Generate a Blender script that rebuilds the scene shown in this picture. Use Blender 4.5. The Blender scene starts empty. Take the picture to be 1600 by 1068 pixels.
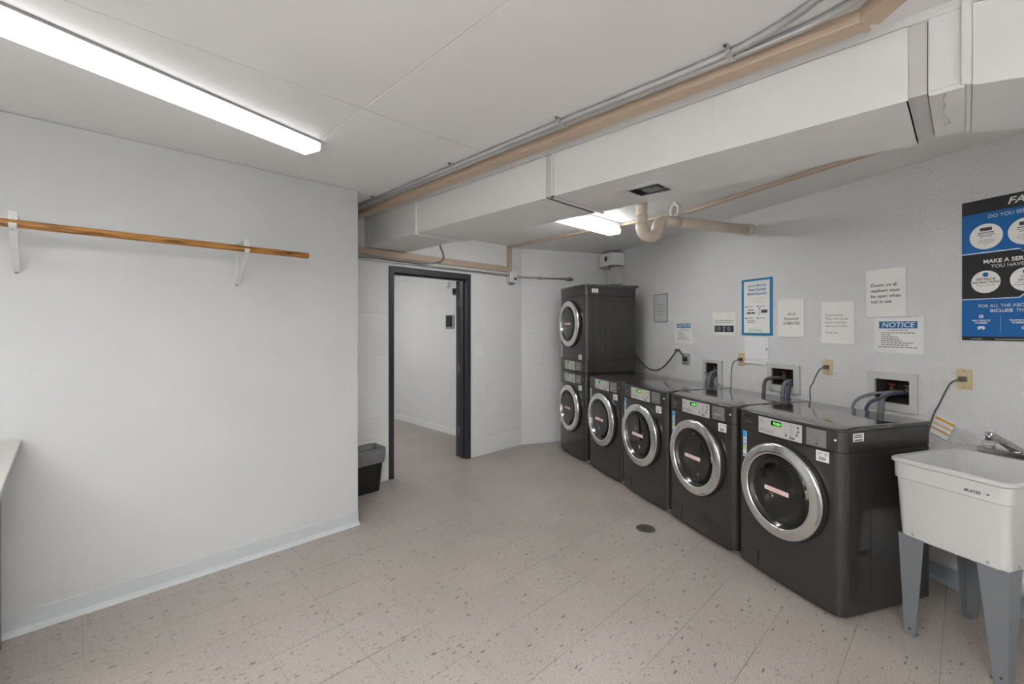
import bpy, bmesh, math, random
from mathutils import Vector, Matrix
random.seed(7)
SC = bpy.context.scene
COL = SC.collection
R = math.radians

# ------------------------------------------------------------------ camera
cam_d = bpy.data.cameras.new('camera'); cam = bpy.data.objects.new('camera', cam_d); COL.objects.link(cam)
cam.location = (0, 0, 1.49)
cam.rotation_euler = (R(90), 0, R(-44.8))
cam_d.sensor_width = 36.0
cam_d.lens = 703.0 / 1600 * 36
cam_d.shift_y = -22.0 / 1600
cam_d.clip_start = 0.02
SC.camera = cam
# ------------------------------------------------------------------ world, exposure
w = bpy.data.worlds.new('world'); SC.world = w; w.use_nodes = True
w.node_tree.nodes['Background'].inputs[0].default_value = (0.8, 0.85, 0.9, 1)
w.node_tree.nodes['Background'].inputs[1].default_value = 0.02
vs = SC.view_settings
vs.view_transform = 'Standard'; vs.look = 'None'; vs.gamma = 1.0; vs.use_curve_mapping = False
vs.exposure = 1.05
LAMP = 6.5          # emission of the fluorescent lenses

# ------------------------------------------------------------------ materials
MATS = {}
def srgb(r, g, b):
    f = lambda c: (c/255/12.92) if c/255 <= 0.04045 else ((c/255+0.055)/1.055)**2.4
    return (f(r), f(g), f(b), 1)
def mat(name, col, rough=0.5, metal=0.0, coat=0.0, noise=0.04, bump=0.0, bscale=120.0, spec=0.5, emit=None, estr=0.0):
    if name in MATS: return MATS[name]
    m = bpy.data.materials.new(name); m.use_nodes = True; nt = m.node_tree; N = nt.nodes; L = nt.links
    b = N['Principled BSDF']
    b.inputs['Roughness'].default_value = rough; b.inputs['Metallic'].default_value = metal
    b.inputs['Coat Weight'].default_value = coat; b.inputs['Coat Roughness'].default_value = 0.08
    b.inputs['Specular IOR Level'].default_value = spec
    tc = N.new('ShaderNodeTexCoord'); nz = N.new('ShaderNodeTexNoise'); nz.inputs['Scale'].default_value = 9; nz.inputs['Detail'].default_value = 4
    L.new(tc.outputs['Object'], nz.inputs['Vector'])
    hs = N.new('ShaderNodeMix'); hs.data_type = 'RGBA'
    hs.inputs[6].default_value = tuple(c*(1-noise) for c in col[:3])+(1,); hs.inputs[7].default_value = tuple(min(1, c*(1+noise)) for c in col[:3])+(1,)
    L.new(nz.outputs['Fac'], hs.inputs[0]); L.new(hs.outputs[2], b.inputs['Base Color'])
    if bump > 0:
        n2 = N.new('ShaderNodeTexNoise'); n2.inputs['Scale'].default_value = bscale; n2.inputs['Detail'].default_value = 3
        bp = N.new('ShaderNodeBump'); bp.inputs['Strength'].default_value = bump; bp.inputs['Distance'].default_value = 0.004
        L.new(tc.outputs['Object'], n2.inputs['Vector']); L.new(n2.outputs['Fac'], bp.inputs['Height']); L.new(bp.outputs[0], b.inputs['Normal'])
    if emit:
        b.inputs['Emission Color'].default_value = emit; b.inputs['Emission Strength'].default_value = estr
    MATS[name] = m; return m

def wall_mat(name, col, block=True, rough=0.55, joint=0.5, grain=0.35, dirt=0.05, xo=0.0, zo=0.014, seam_z=None, gscale=55.0, jw=0.006, gd=0.006):
    """painted wall; block joints and roller texture are relief only"""
    m = bpy.data.materials.new(name); m.use_nodes = True; nt = m.node_tree; N = nt.nodes; L = nt.links
    b = N['Principled BSDF']; b.inputs['Roughness'].default_value = rough; b.inputs['Specular IOR Level'].default_value = 0.35
    tc = N.new('ShaderNodeTexCoord')
    sep = N.new('ShaderNodeSeparateXYZ'); L.new(tc.outputs['Object'], sep.inputs[0])
    n1 = N.new('ShaderNodeTexNoise'); n1.inputs['Scale'].default_value = 1.7; n1.inputs['Detail'].default_value = 5
    L.new(tc.outputs['Object'], n1.inputs['Vector'])
    mx = N.new('ShaderNodeMix'); mx.data_type = 'RGBA'
    mx.inputs[6].default_value = tuple(c*(1-dirt) for c in col[:3])+(1,); mx.inputs[7].default_value = tuple(min(1, c*(1+dirt)) for c in col[:3])+(1,)
    L.new(n1.outputs['Fac'], mx.inputs[0])
    # small dings in the paint
    v = N.new('ShaderNodeTexVoronoi'); v.inputs['Scale'].default_value = 4.5; L.new(tc.outputs['Object'], v.inputs['Vector'])
    lt = N.new('ShaderNodeMath'); lt.operation = 'LESS_THAN'; lt.inputs[1].default_value = 0.018; L.new(v.outputs['Distance'], lt.inputs[0])
    mx2 = N.new('ShaderNodeMix'); mx2.data_type = 'RGBA'; L.new(lt.outputs[0], mx2.inputs[0]); L.new(mx.outputs[2], mx2.inputs[6])
    mx2.inputs[7].default_value = tuple(c*0.55 for c in col[:3])+(1,)
    L.new(mx2.outputs[2], b.inputs['Base Color'])
    n2 = N.new('ShaderNodeTexNoise'); n2.inputs['Scale'].default_value = gscale; n2.inputs['Detail'].default_value = 5; n2.inputs['Roughness'].default_value = 0.6
    L.new(tc.outputs['Object'], n2.inputs['Vector'])
    bp = N.new('ShaderNodeBump'); bp.inputs['Strength'].default_value = grain; bp.inputs['Distance'].default_value = gd
    L.new(n2.outputs['Fac'], bp.inputs['Height'])
    last = bp
    if block:
        cb = N.new('ShaderNodeCombineXYZ')
        ax = N.new('ShaderNodeMath'); ax.operation = 'ADD'; ax.inputs[1].default_value = xo; L.new(sep.outputs[0], ax.inputs[0])
        az = N.new('ShaderNodeMath'); az.operation = 'ADD'; az.inputs[1].default_value = -zo; L.new(sep.outputs[2], az.inputs[0])
        L.new(ax.outputs[0], cb.inputs[0]); L.new(az.outputs[0], cb.inputs[1])
        # wobble so that the joints are not ruler straight
        nw = N.new('ShaderNodeTexNoise'); nw.inputs['Scale'].default_value = 9; L.new(tc.outputs['Object'], nw.inputs['Vector'])
        vm = N.new('ShaderNodeVectorMath'); vm.operation = 'SCALE'; vm.inputs['Scale'].default_value = 0.008; L.new(nw.outputs['Color'], vm.inputs[0])
        va = N.new('ShaderNodeVectorMath'); va.operation = 'ADD'; L.new(cb.outputs[0], va.inputs[0]); L.new(vm.outputs[0], va.inputs[1])
        br = N.new('ShaderNodeTexBrick'); br.inputs['Scale'].default_value = 1; br.inputs['Brick Width'].default_value = 0.4064
        br.inputs['Row Height'].default_value = 0.2032; br.inputs['Mortar Size'].default_value = jw; br.inputs['Mortar Smooth'].default_value = 0.8
        br.offset = 0.5; L.new(va.outputs[0], br.inputs['Vector'])
        # joints partly filled with paint
        nf = N.new('ShaderNodeTexNoise'); nf.inputs['Scale'].default_value = 2.3; L.new(tc.outputs['Object'], nf.inputs['Vector'])
        rp = N.new('ShaderNodeMapRange'); rp.inputs[1].default_value = 0.38; rp.inputs[2].default_value = 0.62; L.new(nf.outputs['Fac'], rp.inputs[0])
        mu = N.new('ShaderNodeMath'); mu.operation = 'MULTIPLY'; L.new(br.outputs['Fac'], mu.inputs[0]); L.new(rp.outputs[0], mu.inputs[1])
        b2 = N.new('ShaderNodeBump'); b2.invert = True; b2.inputs['Strength'].default_value = joint; b2.inputs['Distance'].default_value = 0.006
        L.new(mu.outputs[0], b2.inputs['Height']); L.new(bp.outputs[0], b2.inputs['Normal']); last = b2
    if seam_z is not None:
        s = N.new('ShaderNodeMath'); s.operation = 'SUBTRACT'; s.inputs[1].default_value = seam_z; L.new(sep.outputs[2], s.inputs[0])
        a = N.new('ShaderNodeMath'); a.operation = 'ABSOLUTE'; L.new(s.outputs[0], a.inputs[0])
        mr = N.new('ShaderNodeMapRange'); mr.inputs[1].default_value = 0; mr.inputs[2].default_value = 0.012; L.new(a.outputs[0], mr.inputs[0])
        b3 = N.new('ShaderNodeBump'); b3.inputs['Strength'].default_value = 0.12; b3.inputs['Distance'].default_value = 0.004
        L.new(mr.outputs[0], b3.inputs['Height']); L.new(last.outputs[0], b3.inputs['Normal']); last = b3
    L.new(last.outputs[0], b.inputs['Normal'])
    return m

def ceiling_mat():
    m = bpy.data.materials.new('ceiling_paint'); m.use_nodes = True; nt = m.node_tree; N = nt.nodes; L = nt.links
    b = N['Principled BSDF']; b.inputs['Roughness'].default_value = 0.5; b.inputs['Specular IOR Level'].default_value = 0.3
    tc = N.new('ShaderNodeTexCoord'); sep = N.new('ShaderNodeSeparateXYZ'); L.new(tc.outputs['Object'], sep.inputs[0])
    n2 = N.new('ShaderNodeTexNoise'); n2.inputs['Scale'].default_value = 45; n2.inputs['Detail'].default_value = 4; L.new(tc.outputs['Object'], n2.inputs['Vector'])
    bp = N.new('ShaderNodeBump'); bp.inputs['Strength'].default_value = 0.12; bp.inputs['Distance'].default_value = 0.004; L.new(n2.outputs['Fac'], bp.inputs['Height'])
    nw = N.new('ShaderNodeTexNoise'); nw.inputs['Scale'].default_value = 6; L.new(tc.outputs['Object'], nw.inputs['Vector'])
    wob = N.new('ShaderNodeMath'); wob.operation = 'MULTIPLY'; wob.inputs[1].default_value = 0.012; L.new(nw.outputs['Fac'], wob.inputs[0])
    def crack(out, at):
        a = N.new('ShaderNodeMath'); a.operation = 'SUBTRACT'; a.inputs[1].default_value = at+0.006; L.new(out, a.inputs[0])
        a2 = N.new('ShaderNodeMath'); a2.operation = 'ADD'; L.new(a.outputs[0], a2.inputs[0]); L.new(wob.outputs[0], a2.inputs[1])
        c = N.new('ShaderNodeMath'); c.operation = 'ABSOLUTE'; L.new(a2.outputs[0], c.inputs[0]); return c
    c1 = crack(sep.outputs[1], 2.015); c2 = crack(sep.outputs[0], 1.0)
    mn = N.new('ShaderNodeMath'); mn.operation = 'MINIMUM'; L.new(c1.outputs[0], mn.inputs[0]); L.new(c2.outputs[0], mn.inputs[1])
    mr = N.new('ShaderNodeMapRange'); mr.inputs[1].default_value = 0.0; mr.inputs[2].default_value = 0.006; L.new(mn.outputs[0], mr.inputs[0])
    b2 = N.new('ShaderNodeBump'); b2.inputs['Strength'].default_value = 0.5; b2.inputs['Distance'].default_value = 0.003
    L.new(mr.outputs[0], b2.inputs['Height']); L.new(bp.outputs[0], b2.inputs['Normal']); L.new(b2.outputs[0], b.inputs['Normal'])
    lt = N.new('ShaderNodeMath'); lt.operation = 'LESS_THAN'; lt.inputs[1].default_value = 0.0013; L.new(c1.outputs[0], lt.inputs[0])
    v = N.new('ShaderNodeTexVoronoi'); v.inputs['Scale'].default_value = 3.1; L.new(tc.outputs['Object'], v.inputs['Vector'])
    l2 = N.new('ShaderNodeMath'); l2.operation = 'LESS_THAN'; l2.inputs[1].default_value = 0.012; L.new(v.outputs['Distance'], l2.inputs[0])
    mxx = N.new('ShaderNodeMath'); mxx.operation = 'MAXIMUM'; L.new(lt.outputs[0], mxx.inputs[0]); L.new(l2.outputs[0], mxx.inputs[1])
    mx = N.new('ShaderNodeMix'); mx.data_type = 'RGBA'; L.new(mxx.outputs[0], mx.inputs[0])
    mx.inputs[6].default_value = (0.80, 0.80, 0.80, 1); mx.inputs[7].default_value = (0.42, 0.41, 0.40, 1)
    L.new(mx.outputs[2], b.inputs['Base Color'])
    return m

def floor_mat():
    m = bpy.data.materials.new('vinyl_tile'); m.use_nodes = True; nt = m.node_tree; N = nt.nodes; L = nt.links
    b = N['Principled BSDF']; b.inputs['Specular IOR Level'].default_value = 0.45
    tc = N.new('ShaderNodeTexCoord'); sep = N.new('ShaderNodeSeparateXYZ'); L.new(tc.outputs['Object'], sep.inputs[0])
    def math(op, a, bb=None):
        n = N.new('ShaderNodeMath'); n.operation = op
        if hasattr(a, 'links'): L.new(a, n.inputs[0])
        else: n.inputs[0].default_value = a
        if bb is not None:
            if hasattr(bb, 'links'): L.new(bb, n.inputs[1])
            else: n.inputs[1].default_value = bb
        return n.outputs[0]
    u = math('DIVIDE', math('SUBTRACT', sep.outputs[0], 0.06), 0.305)
    v = math('DIVIDE', math('SUBTRACT', sep.outputs[1], 0.076), 0.305)
    fu = math('SUBTRACT', math('FRACT', math('ADD', u, 0.5)), 0.5); fv = math('SUBTRACT', math('FRACT', math('ADD', v, 0.5)), 0.5)
    du = math('MULTIPLY', math('ABSOLUTE', fu), 0.305); dv = math('MULTIPLY', math('ABSOLUTE', fv), 0.305)
    jl_u = math('LESS_THAN', du, 0.0011); jl_v = math('LESS_THAN', dv, 0.0015)
    # joint strength varies from place to place
    nj = N.new('ShaderNodeTexNoise'); nj.inputs['Scale'].default_value = 1.6; L.new(tc.outputs['Object'], nj.inputs['Vector'])
    mj = N.new('ShaderNodeMapRange'); mj.inputs[1].default_value = 0.35; mj.inputs[2].default_value = 0.65; mj.inputs[3].default_value = 0.15; L.new(nj.outputs['Fac'], mj.inputs[0])
    joint = math('MULTIPLY', math('MAXIMUM', math('MULTIPLY', jl_u, 0.55), jl_v), mj.outputs[0])
    # per tile tint
    cu = math('FLOOR', u); cv = math('FLOOR', v)
    cb = N.new('ShaderNodeCombineXYZ'); L.new(cu, cb.inputs[0]); L.new(cv, cb.inputs[1])
    wn = N.new('ShaderNodeTexWhiteNoise'); wn.noise_dimensions = '2D'; L.new(cb.outputs[0], wn.inputs['Vector'])
    base = N.new('ShaderNodeMix'); base.data_type = 'RGBA'; L.new(wn.outputs['Value'], base.inputs[0])
    base.inputs[6].default_value = (0.43, 0.385, 0.345, 1); base.inputs[7].default_value = (0.455, 0.41, 0.37, 1)
    n1 = N.new('ShaderNodeTexNoise'); n1.inputs['Scale'].default_value = 2.2; n1.inputs['Detail'].default_value = 5; L.new(tc.outputs['Object'], n1.inputs['Vector'])
    dirt = N.new('ShaderNodeMix'); dirt.data_type = 'RGBA'; dirt.blend_type = 'MULTIPLY'; L.new(n1.outputs['Fac'], dirt.inputs[0])
    L.new(base.outputs[2], dirt.inputs[6]); dirt.inputs[7].default_value = (0.86, 0.86, 0.87, 1)
    # fine mottling
    n3 = N.new('ShaderNodeTexNoise'); n3.inputs['Scale'].default_value = 130; n3.inputs['Detail'].default_value = 3; L.new(tc.outputs['Object'], n3.inputs['Vector'])
    r3 = N.new('ShaderNodeMapRange'); r3.inputs[1].default_value = 0.3; r3.inputs[2].default_value = 0.7; r3.inputs[3].default_value = 0.80; r3.inputs[4].default_value = 1.14; L.new(n3.outputs['Fac'], r3.inputs[0])
    mot = N.new('ShaderNodeVectorMath'); mot.operation = 'SCALE'; L.new(dirt.outputs[2], mot.inputs[0]); L.new(r3.outputs[0], mot.inputs['Scale'])
    # flecks: squashed cells
    nz = N.new('ShaderNodeTexNoise'); nz.inputs['Scale'].default_value = 40; L.new(tc.outputs['Object'], nz.inputs['Vector'])
    sc = N.new('ShaderNodeVectorMath'); sc.operation = 'SCALE'; sc.inputs['Scale'].default_value = 0.016; L.new(nz.outputs['Color'], sc.inputs[0])
    ad = N.new('ShaderNodeVectorMath'); ad.operation = 'ADD'; L.new(tc.outputs['Object'], ad.inputs[0]); L.new(sc.outputs[0], ad.inputs[1])
    mp = N.new('ShaderNodeMapping'); mp.inputs['Scale'].default_value = (0.50, 1.55, 1.0); L.new(ad.outputs[0], mp.inputs[0])
    def fleck(scale, size, keep, out):
        vo = N.new('ShaderNodeTexVoronoi'); vo.inputs['Scale'].default_value = scale; L.new(mp.outputs[0], vo.inputs['Vector'])
        hc = N.new('ShaderNodeSeparateXYZ'); L.new(vo.outputs['Color'], hc.inputs[0])
        sz = math('MULTIPLY', hc.outputs[1], size)
        return math('MULTIPLY', math('LESS_THAN', vo.outputs['Distance'], sz), math('GREATER_THAN', hc.outputs[0], keep))
    f1 = math('MULTIPLY', fleck(36, 0.29, 0.68, None), 0.80); f2 = math('MULTIPLY', fleck(80, 0.38, 0.42, None), 0.50)
    fl = math('MAXIMUM', f1, f2)
    m1 = N.new('ShaderNodeMix'); m1.data_type = 'RGBA'; L.new(fl, m1.inputs[0]); L.new(mot.outputs[0], m1.inputs[6]); m1.inputs[7].default_value = (0.10, 0.082, 0.070, 1)
    m2 = N.new('ShaderNodeMix'); m2.data_type = 'RGBA'; L.new(joint, m2.inputs[0]); L.new(m1.outputs[2], m2.inputs[6]); m2.inputs[7].default_value = (0.10, 0.085, 0.072, 1)
    L.new(m2.outputs[2], b.inputs['Base Color'])
    rr = N.new('ShaderNodeMapRange'); rr.inputs[3].default_value = 0.30; rr.inputs[4].default_value = 0.46; L.new(n1.outputs['Fac'], rr.inputs[0]); L.new(rr.outputs[0], b.inputs['Roughness'])
    bp = N.new('ShaderNodeBump'); bp.inputs['Strength'].default_value = 0.08; bp.inputs['Distance'].default_value = 0.003; L.new(n3.outputs['Fac'], bp.inputs['Height']); L.new(bp.outputs[0], b.inputs['Normal'])
    return m

def wood_mat():
    m = bpy.data.materials.new('varnished_wood'); m.use_nodes = True; nt = m.node_tree; N = nt.nodes; L = nt.links
    b = N['Principled BSDF']; b.inputs['Roughness'].default_value = 0.35
    tc = N.new('ShaderNodeTexCoord'); mp = N.new('ShaderNodeMapping'); mp.inputs['Scale'].default_value = (3.0, 30, 30); L.new(tc.outputs['Object'], mp.inputs[0])
    nz = N.new('ShaderNodeTexNoise'); nz.inputs['Scale'].default_value = 2.5; nz.inputs['Detail'].default_value = 6; L.new(mp.outputs[0], nz.inputs['Vector'])
    cr = N.new('ShaderNodeValToRGB'); L.new(nz.outputs['Fac'], cr.inputs[0])
    cr.color_ramp.elements[0].position = 0.34; cr.color_ramp.elements[0].color = (0.13, 0.050, 0.012, 1)
    cr.color_ramp.elements[1].position = 0.62; cr.color_ramp.elements[1].color = (0.50, 0.24, 0.058, 1)
    e = cr.color_ramp.elements.new(0.47); e.color = (0.36, 0.155, 0.032, 1)
    L.new(cr.outputs[0], b.inputs['Base Color']); return m

def lens_mat(name, e, ribs):
    m = bpy.data.materials.new(name); m.use_nodes = True; nt = m.node_tree; N = nt.nodes; L = nt.links
    b = N['Principled BSDF']; b.inputs['Base Color'].default_value = (0.9, 0.9, 0.9, 1); b.inputs['Roughness'].default_value = 0.3
    b.inputs['Emission Color'].default_value = (1.0, 0.998, 0.985, 1); b.inputs['Emission Strength'].default_value = e
    tc = N.new('ShaderNodeTexCoord'); v = N.new('ShaderNodeTexVoronoi'); v.inputs['Scale'].default_value = ribs; L.new(tc.outputs['Object'], v.inputs['Vector'])
    bp = N.new('ShaderNodeBump'); bp.inputs['Strength'].default_value = 0.5; bp.inputs['Distance'].default_value = 0.002; L.new(v.outputs['Distance'], bp.inputs['Height']); L.new(bp.outputs[0], b.inputs['Normal'])
    return m

def glass_mat(name, col, rough=0.02, thin=False):
    m = bpy.data.materials.new(name); m.use_nodes = True; b = m.node_tree.nodes['Principled BSDF']
    b.inputs['Base Color'].default_value = col; b.inputs['Roughness'].default_value = rough; b.inputs['Transmission Weight'].default_value = 1.0
    b.inputs['IOR'].default_value = 1.45
    tc = m.node_tree.nodes.new('ShaderNodeTexCoord'); nz = m.node_tree.nodes.new('ShaderNodeTexNoise'); nz.inputs['Scale'].default_value = 6
    bp = m.node_tree.nodes.new('ShaderNodeBump'); bp.inputs['Strength'].default_value = 0.03
    m.node_tree.links.new(tc.outputs['Object'], nz.inputs['Vector']); m.node_tree.links.new(nz.outputs['Fac'], bp.inputs['Height']); m.node_tree.links.new(bp.outputs[0], b.inputs['Normal'])
    return m

M_block = wall_mat('painted_block', (0.79, 0.79, 0.79, 1), grain=1.0, joint=0.32, gscale=70, zo=0.014, jw=0.009, gd=0.014)
M_block_far = wall_mat('painted_block_smooth', (0.77, 0.775, 0.775, 1), grain=0.45, joint=0.6, jw=0.008, zo=0.014, xo=0.1)
M_plaster = wall_mat('painted_plaster', (0.58, 0.59, 0.595, 1), block=False, grain=0.16, seam_z=1.26, gscale=30, rough=0.45)
M_back = wall_mat('painted_block_back', (0.77, 0.775, 0.78, 1), grain=0.3)
M_ceil = ceiling_mat(); M_floor = floor_mat(); M_wood = wood_mat()
M_base = mat('baseboard_vinyl', (0.52, 0.55, 0.565, 1), 0.4)
M_base_dark = mat('baseboard_vinyl_blue', (0.36, 0.40, 0.46, 1), 0.4)
M_duct = mat('duct_paint', (0.78, 0.78, 0.78, 1), 0.45, noise=0.03, bump=0.12, bscale=30)
M_ductgrey = mat('duct_collar_paint', (0.60, 0.59, 0.57, 1), 0.5, noise=0.05)
M_tan = mat('tan_raceway', srgb(192, 172, 151), 0.45, noise=0.03)
M_cream = mat('cream_pipe_paint', srgb(216, 203, 188), 0.35, noise=0.08, bump=0.2, bscale=60)
M_emt = mat('galvanised_steel', (0.62, 0.63, 0.64, 1), 0.33, 0.9, noise=0.08)
M_greycond = mat('grey_painted_conduit', (0.38, 0.38, 0.38, 1), 0.45, 0.1)
M_frame = mat('charcoal_door_paint', (0.032, 0.034, 0.042, 1), 0.42)
M_white = mat('white_enamel', (0.82, 0.82, 0.82, 1), 0.35, noise=0.02)
M_whiteplastic = mat('white_plastic', (0.57, 0.565, 0.55, 1), 0.38, noise=0.02)
M_table = mat('cream_laminate', (0.66, 0.64, 0.61, 1), 0.35, noise=0.02)
M_black = mat('black_plastic', (0.012, 0.012, 0.013, 1), 0.4)
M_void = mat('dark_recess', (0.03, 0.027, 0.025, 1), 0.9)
M_body = mat('graphite_enamel', (0.040, 0.036, 0.034, 1), 0.34, 0.35, coat=0.5, noise=0.03)
M_lid = mat('graphite_gloss', (0.07, 0.064, 0.060, 1), 0.12, 0.35, coat=0.8, noise=0.03)
M_seam = mat('seam_rubber', (0.008, 0.008, 0.008, 1), 0.7)
M_chrome = mat('satin_chrome', (0.78, 0.78, 0.78, 1), 0.16, 1.0, noise=0.02)
M_rim = mat('polished_chrome', (0.80, 0.80, 0.80, 1), 0.15, 1.0, noise=0.01)
M_drum = mat('stainless_drum', (0.36, 0.35, 0.34, 1), 0.24, 1.0, noise=0.05)
M_glass = glass_mat('smoked_glass', (0.74, 0.73, 0.72, 1))
M_panel = mat('silver_control_panel', (0.56, 0.54, 0.51, 1), 0.4, 0.1)
M_card = mat('grey_card_reader', (0.26, 0.26, 0.26, 1), 0.3, 0.4)
M_lcd = mat('black_display', (0.01, 0.015, 0.01, 1), 0.15)
M_led = mat('green_digits', (0.1, 0.7, 0.1, 1), 0.4, emit=(0.18, 0.95, 0.12, 1), estr=0.7)
M_paper = mat('white_paper', (0.84, 0.83, 0.81, 1), 0.7, noise=0.01)
M_lam = mat('laminated_paper', (0.84, 0.83, 0.80, 1), 0.22, noise=0.01)
M_greypaper = mat('grey_framed_paper', (0.58, 0.59, 0.58, 1), 0.3, noise=0.02)
M_ink = mat('black_ink', (0.05, 0.05, 0.055, 1), 0.6)
M_inkgrey = mat('grey_ink', (0.16, 0.165, 0.18, 1), 0.6)
M_blue = mat('notice_blue', (0.02, 0.17, 0.40, 1), 0.35, noise=0.01)
M_teal = mat('frame_blue', (0.008, 0.21, 0.42, 1), 0.35, noise=0.01)
M_pblue = mat('poster_blue', (0.004, 0.125, 0.40, 1), 0.35, noise=0.02)
M_pdark = mat('poster_charcoal', (0.020, 0.019, 0.022, 1), 0.35, noise=0.03)
M_pale = mat('pale_blue_print', (0.62, 0.72, 0.84, 1), 0.4, noise=0.01)
M_red = mat('red_ink', (0.60, 0.05, 0.04, 1), 0.5)
M_green = mat('green_ink', (0.10, 0.52, 0.16, 1), 0.5)
M_yellow = mat('lime_print', (0.50, 0.55, 0.14, 1), 0.5)
M_lblue = mat('sky_blue_print', (0.03, 0.33, 0.75, 1), 0.4)
M_ivory = mat('ivory_plastic', srgb(205, 190, 150), 0.4)
M_cord = mat('grey_brown_cord', (0.10, 0.088, 0.078, 1), 0.5)
M_bronze = mat('brass_valve', (0.22, 0.15, 0.08, 1), 0.4, 0.8, noise=0.2)
M_hoseg = mat('grey_rubber_hose', (0.17, 0.18, 0.20, 1), 0.4)
M_hoseb = mat('navy_rubber_hose', (0.045, 0.055, 0.10, 1), 0.4)
M_leg = mat('grey_plastic_leg', (0.175, 0.185, 0.205, 1), 0.5)
M_liner = mat('grey_bin_liner', (0.19, 0.19, 0.20, 1), 0.35, noise=0.3, bump=0.8, bscale=25)
M_bin = mat('black_bin_plastic', (0.012, 0.012, 0.013, 1), 0.45)
M_grate = mat('cast_iron_grate', (0.10, 0.09, 0.08, 1), 0.6, 0.4, noise=0.3)
M_orange = mat('orange_print', (0.75, 0.38, 0.06, 1), 0.5)
M_metal = mat('dull_steel', (0.35, 0.35, 0.36, 1), 0.4, 0.8)
M_clear = glass_mat('clear_acrylic', (0.95, 0.95, 0.95, 1), 0.05)
M_pinkred = mat('red_valve_paint', (0.35, 0.04, 0.03, 1), 0.5)
M_ring = mat('painted_ring', (0.66, 0.65, 0.63, 1), 0.45, noise=0.1)
M_lens1 = lens_mat('light_lens', LAMP*0.15, 160)
M_lens2 = lens_mat('bright_light_lens', LAMP*1.5, 160)
M_lens3 = lens_mat('fill_light_lens', LAMP*3.0, 160)  # lens of the added fill lamps, out of view
M_lens4 = lens_mat('hallway_light_lens', LAMP*2.2, 160)

# ------------------------------------------------------------------ mesh builder
TXT = {}
def text_geo(s, size, align='LEFT', bold=0.0, shear=0.0, sx=1.0):
    key = (s, size, align, bold, shear, sx)
    if key in TXT: return TXT[key]
    cu = bpy.data.curves.new('t', 'FONT'); cu.body = s; cu.size = size; cu.align_x = align; cu.offset = bold*size; cu.shear = shear; cu.resolution_u = 3
    o = bpy.data.objects.new('t', cu); COL.objects.link(o)
    bpy.context.view_layer.update()
    me = bpy.data.meshes.new_from_object(o.evaluated_get(bpy.context.evaluated_depsgraph_get()))
    out = ([(v.co.x*sx, v.co.y) for v in me.vertices], [tuple(p.vertices) for p in me.polygons])
    bpy.data.objects.remove(o); bpy.data.curves.remove(cu); bpy.data.meshes.remove(me)
    TXT[key] = out; return out

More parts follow.
